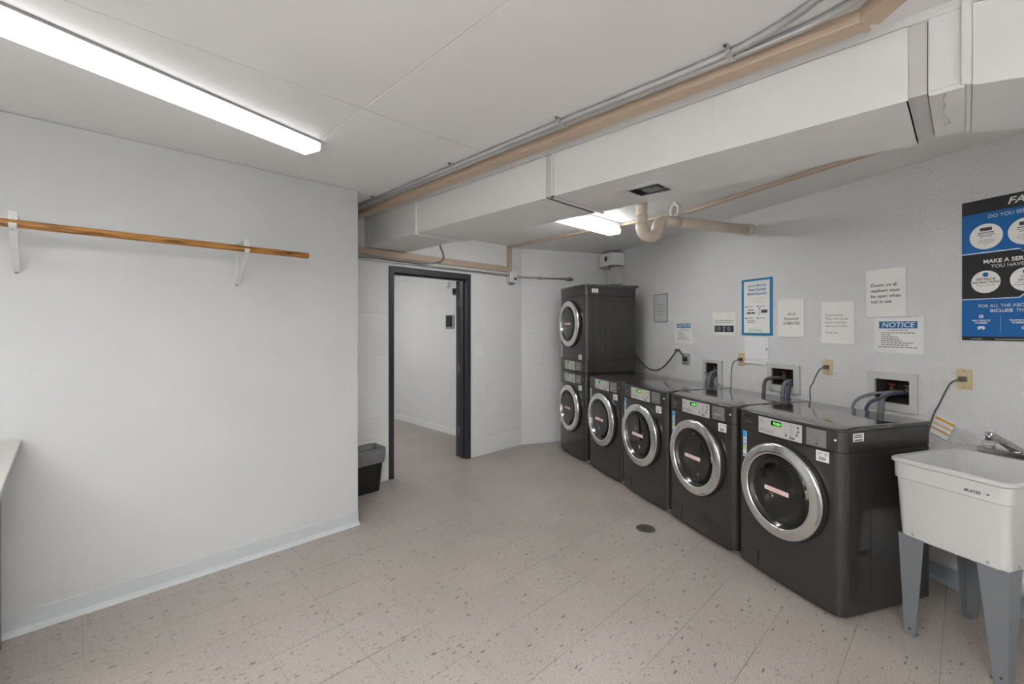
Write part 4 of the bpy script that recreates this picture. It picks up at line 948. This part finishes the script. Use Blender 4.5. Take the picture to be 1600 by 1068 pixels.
hose([(cx+0.055, 0.06, cz-0.01), (cx+0.01, -0.03, cz-0.018), (cx-0.035, -0.09, cz-0.05), (cx-0.065, -0.13, cz-0.09), (cx-0.08, -0.15, cz-0.2)], 0.010, M_hoseb, b3)

# outlets with cords
def outlet(label, s, z, cord, wide=0.072):
    r = root('power_outlet', label, 'outlet', onR(s, 0, z), RA, 'ivory outlets with plugged in cords')
    MB().prism(rrect(-wide/2, wide/2, -0.057, 0.057, 0.005), -0.006, -0.0005, axis='y').build('wall_plate', M_ivory, r, bevel=0.002)
    MB().prism(rrect(-0.017, 0.017, -0.034, 0.034, 0.004), -0.009, -0.006, axis='y').build('receptacle', M_ivory, r)
    MB().prism(rrect(-0.016, 0.016, -0.012, 0.016, 0.006), -0.032, -0.009, axis='y').tube([(0, -0.032, 0), (-0.012, -0.042, -0.002)], 0.006, 8).build('plug', M_cord, r, bevel=0.002)
    MB().lathe([(0.0001, -0.0075), (0.003, -0.007), (0.003, -0.006)], (0, 0, 0.048), axis='y', seg=8).lathe([(0.0001, -0.0075), (0.003, -0.007), (0.003, -0.006)], (0, 0, -0.048), axis='y', seg=8).build('screw', M_bronze, r)
    c = MB().tube(catmull([(-0.010, -0.040, -0.002)]+cord, 8), 0.0042, 8).build('power_cord', M_cord, r)
    return r
outlet('ivory outlet with a cord, below the blue framed sign', 1.888, 1.207, [(-0.045, -0.052, -0.030), (-0.062, -0.055, -0.10), (-0.063, -0.06, -0.20), (-0.06, -0.065, -0.45)])
outlet('ivory outlet with a cord, below the thank you letter', 2.672, 1.203, [(-0.035, -0.05, -0.030), (-0.07, -0.06, -0.12), (-0.085, -0.07, -0.19), (-0.06, -0.07, -0.45)])
o3 = outlet('ivory outlet with a cord, left of the utility sink below the poster', 3.457, 1.200, [(-0.040, -0.05, -0.025), (-0.068, -0.05, -0.09), (-0.095, -0.045, -0.155), (-0.120, -0.045, -0.215), (-0.14, -0.05, -0.30), (-0.2, -0.06, -0.6)])
tg = root('cord_tag', 'white and orange striped paper tag hanging on the outlet cord', 'tag', onR(3.357, -0.035, 0.915), RA)
tx = Matrix.Rotation(R(22), 4, 'Y')
tm = MB(); tm.box(-0.035, 0.06, -0.0006, 0.0006, -0.055, 0.055, xf=tx); tm.build('tag_card', M_paper, tg)
tm = MB()
for z0, z1 in ((0.035, 0.05), (0.004, 0.012), (-0.026, -0.017)): tm.box(-0.034, 0.059, -0.0014, -0.0008, z0, z1, 0, xf=tx)
tm.build('tag_stripe', M_orange, tg)
tm = MB()
for z0 in (0.025, -0.008): tm.box(-0.028, 0.045, -0.0014, -0.0008, z0-0.008, z0, 0, xf=tx)
tm.build('tag_print', M_pale, tg)
# dryer outlet
do = root('dryer_outlet', 'grey metal outlet with a thick black cord running to the stacked dryers', 'outlet', onR(1.163, 0, 1.168), RA)
MB().box(-0.054, 0.054, -0.014, -0.0005, -0.055, 0.055).build('wall_plate', M_greycond, do, bevel=0.002)
MB().lathe([(0.0001, -0.045), (0.022, -0.042), (0.026, -0.014)], (0.01, 0, -0.002), axis='y', seg=18).build('plug', M_black, do)
MB().tube(catmull([(0.01, -0.04, 0.0), (0.0, -0.05, 0.04), (-0.05, -0.05, 0.085), (-0.095, -0.05, 0.075), (-0.14, -0.06, 0.02), (-0.26, -0.08, -0.10), (-0.40, -0.09, -0.155), (-0.58, -0.09, -0.13), (-0.72, -0.10, -0.03), (-0.80, -0.12, 0.05)], 8), 0.0085, 8).build('power_cord', M_cord, do)
MB().box(-0.115, -0.10, -0.06, -0.001, 0.07, 0.10).build('cord_clip', M_metal, do)

# access panel with raceway
ap = root('access_panel', 'white painted access panel under the blue framed sign', 'access panel', onR(2.05, 0, 1.32), RA)
MB().box(-0.118, 0.118, -0.006, -0.0005, -0.095, 0.09).build('panel_door', M_white, ap, bevel=0.002)
MB().holed(-0.130, 0.130, -0.108, 0.100, -0.004, -0.0005, [(-0.12, 0.12, -0.097, 0.092)]).build('panel_frame', M_white, ap)
MB().box(-0.122, 0.11, -0.016, -0.0005, -0.140, -0.120).build('cable_channel', M_white, ap, bevel=0.002)
MB().box(0.098, 0.106, -0.010, -0.005, -0.02, 0.0).build('latch', M_metal, ap)

# ------------------------------------------------------------------ signs on the right wall
def sign(name, label, s0, s1, z0, z1, m=None, t=0.003, cat='sign', group=None, tilt=0.0, bname='sheet'):
    r = root(name, label, cat, onR((s0+s1)/2, 0, (z0+z1)/2), RA, group); r.rotation_euler = (0, tilt, RA)
    w_ = (s1-s0)/2; h_ = (z1-z0)/2
    MB().box(-w_, w_, -t, -0.0004, -h_, h_).build(bname, m or M_lam, r)
    return r, w_, h_, -t-0.0006
# framed grey sheet near the dryers
r, w_, h_, y = sign('framed_notice', 'small grey framed notice on the wall beside the stacked dryers', 0.628, 0.858, 1.561, 1.869, M_greypaper, 0.006, 'notice')
MB().holed(-w_-0.004, w_+0.004, -h_-0.004, h_+0.004, -0.010, -0.0005, [(-w_+0.003, w_-0.003, -h_+0.003, h_-0.003)]).build('frame', M_metal, r)
MB().text('Doors on all', 0.024, 0, 0.028, y, 'CENTER', bold=0.01).text('dryers must', 0.024, 0, -0.006, y, 'CENTER', bold=0.01).text('be closed when', 0.024, 0, -0.040, y, 'CENTER', bold=0.01).text('not in use', 0.024, 0, -0.074, y, 'CENTER', bold=0.01).build('lettering', M_inkgrey, r)
def notice(label, s0, s1, z0, z1, tilt=0.0):
    r, w_, h_, y = sign('notice_sign', label, s0, s1, z0, z1, M_lam, 0.003, 'notice', 'blue headed notices', tilt)
    MB().rect(-w_*0.77, w_*0.77, h_*0.40, h_*0.80, y).build('header_band', M_blue, r)
    MB().text('NOTICE', h_*0.40, 0, h_*0.465, y-0.0006, 'CENTER', bold=0.008, shear=0.15, sx=1.12).build('header_lettering', M_paper, r)
    q = MB().text('LAUNDRY ROOM RULES', h_*0.095, 0, h_*0.26, y, 'CENTER', bold=0.015)
    for k, (a, b_) in enumerate(((-0.68, 0.70), (-0.68, -0.25), (-0.68, 0.02), (-0.68, 0.05), (-0.68, 0.16), (-0.68, 0.60), (-0.68, 0.42))):
        z = h_*(0.12-0.115*k); x = a*w_
        while x < b_*w_:
            l = random.uniform(0.04, 0.10)*w_*1.6; q.rect(x, min(x+l, b_*w_), z, z+h_*0.045, y); x += l+0.03*w_
    for x0 in range(9): q.rect(-w_*0.80+x0*w_*0.178, -w_*0.80+x0*w_*0.178+w_*0.15, -h_*0.70, -h_*0.65, y)
    q.build('print', M_inkgrey, r)
    MB().holed(-w_*0.93, w_*0.93, -h_*0.90, h_*0.90, y, y+0.0002, [(-w_*0.92, w_*0.92, -h_*0.88, h_*0.88)]).build('border', M_pale, r)
notice('small notice with blue header beside the stacked dryers above the grey outlet', 0.987, 1.265, 1.326, 1.559)
notice('larger notice with blue header on the wall beside the big blue poster', 2.984, 3.263, 1.331, 1.554)
# sheet with two photographs
r, w_, h_, y = sign('photo_notice', 'white sheet with two dark photos left of the blue framed sign', 1.539, 1.822, 1.42, 1.633, M_lam, 0.003, 'notice')
q = MB().rect(-0.115, 0.115, 0.030, 0.034, y).rect(-0.115, 0.115, 0.014, 0.018, y); q.build('print', M_inkgrey, r)
MB().rect(-0.118, -0.004, -0.075, -0.015, y).rect(0.004, 0.118, -0.075, -0.015, y).build('photo', M_pdark, r)
MB().disc((-0.058, -0.045), 0.024, y-0.0005).disc((0.062, -0.045), 0.024, y-0.0005).rect(-0.11, -0.09, -0.07, -0.02, y-0.0005).rect(0.015, 0.03, -0.035, -0.02, y-0.0005).build('photo_detail', M_inkgrey, r)
# blue framed sign
r, w_, h_, y = sign('payment_sign', 'tall white sign in a bright blue frame about mobile payments', 1.894, 2.21, 1.426, 1.914, M_lam, 0.004, 'sign', None, 0.0)
MB().holed(-w_, w_, -h_, h_, -0.008, -0.003, [(-w_+0.020, w_-0.026, -h_+0.020, h_-0.018)]).build('frame', M_teal, r)
MB().text('Laundry Machines', 0.031, 0, 0.175, y, 'CENTER', bold=0.012, sx=0.85).text('Now Accept', 0.036, 0, 0.140, y, 'CENTER', bold=0.02).text('Mobile Payments!', 0.031, 0, 0.105, y, 'CENTER', bold=0.02, sx=0.9).build('lettering', M_blue, r)
MB().text('Pay for laundry with your phone', 0.0150, 0, 0.068, y, 'CENTER', sx=0.85).text('in 4 easy steps', 0.015, 0, 0.045, y, 'CENTER').build('subtitle_lettering', M_yellow, r)
for (x, z, n_) in ((-0.115, 0.005, '1'), (0.01, 0.005, '2'), (-0.115, -0.095, '3'), (0.01, -0.095, '4')):
    q = MB().disc((x, z), 0.008, y, 14)
    for k in range(3): q.rect(x+0.014+0.022*k, x+0.032+0.022*k, z-0.003, z+0.002, y)
    q.build('step_marker', M_blue, r)
q = MB().rect(-0.105, -0.060, -0.058, -0.044, y).rect(-0.056, -0.020, -0.058, -0.044, y).box(0.020, 0.030, y, y+0.0003, -0.065, -0.012)
q.add([(a, y, b_) for a, b_ in rrect(0.018, 0.036, -0.066, -0.010, 0.005)], [tuple(range(24))])
q.add([(a, y, b_) for a, b_ in rrect(0.046, 0.108, -0.052, -0.026, 0.006)], [tuple(range(24))])
for k in range(4): q.rect(-0.10+0.02*k, -0.086+0.02*k, -0.120, -0.115, y); q.rect(-0.095+0.02*k, -0.080+0.02*k, -0.134, -0.129, y)
for k in range(3): q.rect(-0.095+0.022*k, -0.080+0.022*k, -0.030, -0.020, y)
q.build('pictograms', M_ink, r)
q = MB().rect(0.020, 0.034, -0.062, -0.016, y-0.0008); q.build('phone_screen', M_pale, r)
q = MB().text('PayRange', 0.030, -0.050, -0.208, y, 'LEFT', bold=0.01, sx=0.9)
q.lathe([(0.010, 0), (0.014, 0)], (-0.070, y, -0.199), axis='y', seg=20)
q.build('logo', M_green, r)
# wifi sheet
r, w_, h_, y = sign('wifi_notice', 'white sheet with the wi-fi password right of the blue framed sign', 2.258, 2.488, 1.421, 1.715, M_lam, 0.008, 'notice')
MB().text('Wi-Fi', 0.032, 0.012, 0.020, y, 'CENTER', bold=0.012).text('Password:', 0.032, 0.012, -0.016, y, 'CENTER', bold=0.012).text('KAMATBR', 0.032, 0.012, -0.052, y, 'CENTER', bold=0.012).build('lettering', M_inkgrey, r)
# thank you letter
r, w_, h_, y = sign('letter_notice', 'white letter thanking residents, pinned above the middle outlet', 2.625, 2.857, 1.379, 1.675, M_paper, 0.002, 'notice')
q = MB()
for k, l in enumerate(('Dear residents,', 'Please clean up the', 'laundry machines', 'when you\'re done.')): q.text(l, 0.0215, -w_+0.028, 0.048-0.026*k, y)
q.text('Thank you.', 0.0215, -w_+0.028, -0.078, y).build('lettering', M_inkgrey, r)
# doors sheet
r, w_, h_, y = sign('door_notice', 'white sheet asking for washer doors to be left open, left of the poster', 2.940, 3.172, 1.562, 1.874, M_lam, 0.010, 'notice')
q = MB()
for k, l in enumerate(('Doors on all', 'washers must', 'be open when', 'not in use')): q.text(l, 0.030, -w_+0.030, 0.042-0.036*k, y, bold=0.015, sx=1.02)
q.build('lettering', M_ink, r)
# big service poster
P0, PZ = 3.447, 1.421
ps = root('service_poster', 'big blue and charcoal service poster at the right edge of the picture', 'poster', onR(P0, 0, PZ), RA)
PW, PH = 0.61, 0.772
MB().box(0, PW, -0.005, -0.0005, 0, PH).build('board', M_pdark, ps)
y = -0.0056
def chipped(z0, z1, low, up, m, n_, yy):
    """band whose edge steps at s=0.236"""
    xs = [0, 0.236, 0.262, PW]; dl = [low, low, low+0.0, low]
    return
def step_line(zc, th, d):
    return [(0.0, zc-th), (0.236, zc-th), (0.256, zc+d-th), (PW, zc+d-th), (PW, zc+d), (0.252, zc+d), (0.234, zc), (0.0, zc)]
MB().add([(a, y, b_) for a, b_ in [(0, 0.482), (0.236, 0.482), (0.254, 0.462), (PW, 0.462), (PW, 0.698), (0, 0.698)]], [(0, 1, 2, 3, 4, 5)]).build('upper_blue_band', M_pblue, ps)
MB().add([(a, y, b_) for a, b_ in [(0, 0.022), (PW, 0.022), (PW, 0.247), (0.256, 0.247), (0.236, 0.229), (0, 0.229)]], [(0, 1, 2, 3, 4, 5)]).build('lower_blue_band', M_pblue, ps)
y2 = y-0.0005
MB().add([(a, y2, b_) for a, b_ in step_line(0.483, 0.006, -0.020)], [tuple(range(8))]).add([(a, y2, b_) for a, b_ in step_line(0.230, 0.005, 0.018)], [tuple(range(8))]).rect(0.1625, 0.1635, 0.045, 0.138, y2).build('divider_line', M_pale, ps)
y3 = y-0.0009
for cx_, cz_, rad in ((0.1035, 0.567, 0.069), (0.260, 0.567, 0.069), (0.4165, 0.567, 0.069), (0.102, 0.320, 0.061), (0.260, 0.320, 0.061), (0.418, 0.320, 0.061)): MB().disc((cx_, cz_), rad, y3, 40).build('bubble', M_lam, ps)
q = MB(); y4 = y-0.0014
for cx_ in (0.1035, 0.260):
    q.rect(cx_-0.025, cx_+0.025, 0.598, 0.616, y4)
    for k, (a, b_) in enumerate(((-0.033, 0.033), (-0.036, 0.036), (-0.026, 0.026))):
        q.rect(cx_+a, cx_+b_, 0.586-0.010*k, 0.589-0.010*k+(0.0015 if k == 0 else 0), y4)
    for k, b_ in enumerate((0.030, 0.034, 0.033, 0.012)): q.rect(cx_-b_, cx_+b_, 0.549-0.009*k, 0.5505-0.009*k, y4)
q.text('DETAILS &', 0.017, 0.102, 0.330, y4, 'CENTER', bold=0.02).text('INSTRUCTIONS', 0.017, 0.102, 0.312, y4, 'CENTER', bold=0.02, sx=0.95).text('Mobile service app', 0.0098, 0.102, 0.299, y4, 'CENTER')
q.text('CALL', 0.017, 0.260, 0.330, y4, 'CENTER', bold=0.02).text('ONLINE', 0.017, 0.260, 0.312, y4, 'CENTER', bold=0.02).rect(0.222, 0.298, 0.302, 0.3035, y4).rect(0.212, 0.308, 0.291, 0.293, y4)
q.build('bubble_print', M_ink, ps)
MB().disc((0.102, 0.359), 0.0125, y4).disc((0.260, 0.359), 0.0125, y4).build('bubble_icon', M_pblue, ps)
q = MB()
q.text('FA', 0.050, 0.188, 0.720, y3, bold=0.02, shear=0.25, sx=1.2)
q.text('DO YOU SEE A', 0.0265, 0.112, 0.664, y3, sx=0.98)
q.text('MAKE A SERVICE', 0.0295, 0.092, 0.420, y3, bold=0.025, sx=1.0)
q.text('YOU HAVE', 0.0265, 0.124, 0.393, y3, sx=1.0)
q.text('FOR ALL THE ABOVE', 0.0235, 0.071, 0.181, y3, sx=0.95)
q.text('INCLUDE', 0.0235, 0.121, 0.154, y3, bold=0.025, sx=0.92).text('THE', 0.0235, 0.222, 0.154, y3, sx=0.92)
q.text('MACHINE ID', 0.0135, 0.084, 0.105, y3, 'CENTER', bold=0.02, sx=1.0).text('NUMBER', 0.0135, 0.084, 0.092, y3, 'CENTER', bold=0.02, sx=1.0)
q.text('TELEPHONE', 0.0135, 0.232, 0.105, y3, 'CENTER', bold=0.02).text('NUMBER', 0.0135, 0.232, 0.092, y3, 'CENTER', bold=0.02)
q.lathe([(0.004, 0), (0.0095, 0)], (0.084, y3, 0.132), axis='y', seg=20)
q.rect(0.068, 0.100, 0.066, 0.074, y3).rect(0.074, 0.094, 0.074, 0.079, y3).rect(0.070, 0.078, 0.060, 0.066, y3).rect(0.090, 0.098, 0.060, 0.066, y3)
q.lathe([(0.0045, 0), (0.0085, 0)], (0.252, y3, 0.070), axis='y', seg=20)
q.rect(0.040, 0.087, 0.008, 0.010, y3).rect(0.140, 0.50, 0.008, 0.010, y3)
q.build('lettering', M_lam, ps)

# ------------------------------------------------------------------ utility sink
SA = Vector((2.866, 0.273))
sk = root('utility_sink', 'white plastic utility sink on grey tapered legs beside the last washing machine', 'sink', (SA.x, SA.y, 0), RA)
SW, SD = 0.445, 0.615
def rr2(x0, x1, y0, y1, r_, z, n_=6): return [(x, y_, z) for x, y_ in rrect(x0, x1, y0, y1, r_, n_)]
O = 0.0
rings = [rr2(0.030, SW-0.030, 0.055, SD-0.05, 0.03, 0.484), rr2(0.026, SW-0.026, 0.050, SD-0.045, 0.03, 0.490),
         rr2(0.018, SW-0.018, 0.030, SD-0.02, 0.03, 0.765), rr2(0.011, SW-0.011, 0.022, SD-0.014, 0.032, 0.770), rr2(0.009, SW-0.009, 0.020, SD-0.012, 0.034, 0.838),
         rr2(0.0, SW, 0.008, SD, 0.04, 0.846), rr2(0.0, SW, 0.006, SD, 0.042, 0.858), rr2(0.005, SW-0.005, 0.012, SD-0.005, 0.042, 0.864),
         rr2(0.026, SW-0.026, 0.036, SD-0.105, 0.045, 0.862), rr2(0.034, SW-0.034, 0.044, SD-0.114, 0.045, 0.850),
         rr2(0.046, SW-0.046, 0.064, SD-0.125, 0.05, 0.60), rr2(0.075, SW-0.075, 0.095, SD-0.15, 0.05, 0.505), rr2(0.12, SW-0.12, 0.15, SD-0.2, 0.05, 0.498)]
vs_, fs_ = loft(rings); nn = len(rings[0]); L0 = (len(rings)-1)*nn
fs_ += [tuple(range(nn-1, -1, -1)), tuple(range(L0, L0+nn))]
tub = MB().add(vs_, fs_, 0, True).build('tub', M_whiteplastic, sk)
for p in tub.data.polygons: p.use_smooth = True
try:
    tub.data.set_sharp_from_angle(angle=R(35))
except Exception: pass
MB().text('MUSTEE', 0.017, 0.290, 0.788, 0.0195, bold=0.03, shear=0.2, sx=0.92).add([(0.362, 0.0195, 0.799), (0.376, 0.0195, 0.799), (0.369, 0.0195, 0.791)], [(0, 1, 2)]).build('logo', M_ink, sk)
def leg(x, y_, sx, sy):
    """angle section leg, outer corner at x,y; tapering to the foot"""
    t = 0.004; wt, wb = 0.105, 0.045; ft = 0.012
    def plate(along_x):
        a = [(0, 0), (wt if along_x else 0.095, 0), (wb, 1), (0.0, 1)]
        return a
    m = MB()
    zt, zb = 0.492, 0.0
    dxb, dyb = 0.014*sx, 0.022*sy
    X0, Y0 = x, y_; X1, Y1 = x+dxb, y_+dyb
    # face along x
    m.add([(X0, Y0, zt), (X0+sx*wt, Y0, zt), (X1+sx*wb, Y1, zb), (X1, Y1, zb), (X0+sx*t, Y0+sy*t, zt), (X0+sx*wt, Y0+sy*t, zt), (X1+sx*wb, Y1+sy*t, zb), (X1+sx*t, Y1+sy*t, zb)],
          [(0, 1, 2, 3), (4, 7, 6, 5), (0, 4, 5, 1), (3, 2, 6, 7), (1, 5, 6, 2)])
    wy, wyb = 0.09, 0.04
    m.add([(X0, Y0, zt), (X0, Y0+sy*wy, zt), (X1, Y1+sy*wyb, zb), (X1, Y1, zb), (X0+sx*t, Y0+sy*t, zt), (X0+sx*t, Y0+sy*wy, zt), (X1+sx*t, Y1+sy*wyb, zb), (X1+sx*t, Y1+sy*t, zb)],
          [(0, 3, 2, 1), (4, 5, 6, 7), (0, 1, 5, 4), (3, 7, 6, 2), (1, 2, 6, 5)])
    m.box(min(X1, X1+sx*0.04), max(X1, X1+sx*0.04), min(Y1+0.001, Y1+sy*0.038), max(Y1+0.001, Y1+sy*0.038), 0, 0.006)
    l = m.build('leg', M_leg, sk)
    b_ = MB().lathe([(0.0001, -0.003), (0.005, -0.002), (0.006, 0.0)], (X1+sx*0.022, Y1-0.0005 if sy > 0 else Y1+0.0035, 0.035), axis='y', seg=10).build('foot_bolt', M_black, l)
    return l
leg(0.022, 0.050, 1, 1); leg(SW-0.022, 0.050, -1, 1); leg(0.026, SD-0.05, 1, -1); leg(SW-0.026, SD-0.05, -1, -1)
q = MB()
for x in (0.085, SW-0.09): q.lathe([(0.0001, -0.004), (0.005, -0.003), (0.006, 0)], (x, 0.049, 0.505), axis='y', seg=10)
q.lathe([(0.0001, 0.004), (0.005, 0.003), (0.006, 0)], (SW-0.025, 0.12, 0.505), axis='x', seg=10)
q.build('tub_bolt', M_metal, sk)
M_tap = mat('dark_reflection_chrome', (0.42, 0.42, 0.42, 1), 0.12, 1.0, noise=0.1)  # base colour darkened to stand in for dark reflections in the tap
# tap
ft = root('sink_faucet', 'chrome tap with a clear knob on the back of the utility sink', 'faucet', (*(SA+RX*0.225+RN*0.557).to_tuple(), 0.863), RA)
MB().prism(rrect(-0.135, 0.135, -0.030, 0.030, 0.006), 0.0, 0.028).build('base_plate', M_tap, ft, bevel=0.004)
MB().lathe([(0.026, 0.022), (0.026, 0.040), (0.020, 0.048), (0.0001, 0.052)], seg=24).build('spout_body', M_tap, ft)
sp = MB()
P_ = [Vector((0.0, -0.005, 0.040)), Vector((-0.008, -0.19, 0.125)), Vector((-0.009, -0.205, 0.128))]
def boxpath(P, ws, hs):
    vs = []; 
    for i, p in enumerate(P):
        t = (P[min(i+1, len(P)-1)]-P[max(0, i-1)]).normalized(); sx_ = Vector((1, 0, 0)); up = sx_.cross(t).normalized()
        if up.z < 0: up = -up
        for a, b_ in ((-1, -1), (1, -1), (1, 1), (-1, 1)): vs.append(p+sx_*a*ws[i]/2+up*b_*hs[i]/2)
    fs = []
    for i in range(len(P)-1):
        for k in range(4): fs.append((i*4+k, i*4+(k+1) % 4, (i+1)*4+(k+1) % 4, (i+1)*4+k))
    fs += [(3, 2, 1, 0), tuple(range(4*len(P)-4, 4*len(P)))]
    return vs, fs
a_, b_ = boxpath(P_, [0.036, 0.028, 0.028], [0.030, 0.022, 0.020]); sp.add(a_, b_)
sp.build('spout', M_tap, ft, bevel=0.004)
MB().tube([(-0.009, -0.196, 0.130), (-0.009, -0.199, 0.098)], 0.012, 14).build('aerator', M_tap, ft)
for x in (-0.10, 0.10):
    MB().lathe([(0.014, 0.022), (0.012, 0.03)], (x, 0, 0), seg=16).build('stem', M_tap, ft)
    MB().lathe([(0.0001, 0.028), (0.016, 0.028), (0.025, 0.034), (0.027, 0.052), (0.020, 0.062), (0.0001, 0.064)], (x, 0, 0), seg=10, smooth=False).build('knob', M_clear, ft)
# trap below
dp = root('sink_trap', 'white plastic drain trap below the utility sink', 'pipe', (*(SA+RX*0.30+RN*0.42).to_tuple(), 0), RA)
MB().tube([(0, 0, 0.482), (0, 0, 0.38)], 0.020, 16).tube(catmull([(0, 0, 0.39), (0, 0, 0.32), (0.01, 0.05, 0.27), (0.015, 0.11, 0.29), (0.015, 0.15, 0.345), (0.015, 0.20, 0.36), (0.015, 0.36, 0.36)], 7), 0.021, 16).build('pipe', M_whiteplastic, dp)
MB().lathe([(0.024, 0.375), (0.031, 0.378), (0.031, 0.405), (0.024, 0.412)], seg=14, smooth=False).lathe([(0.024, 0.325), (0.030, 0.328), (0.030, 0.352), (0.024, 0.356)], seg=14).build('slip_nut', M_whiteplastic, dp)
MB().lathe([(0.022, 0.44), (0.040, 0.445), (0.040, 0.482)], seg=16).tube(catmull([(-0.04, -0.01, 0.462), (-0.055, -0.02, 0.445), (-0.05, -0.02, 0.42)], 5), 0.006, 8).build('drain_nut', M_black, dp)
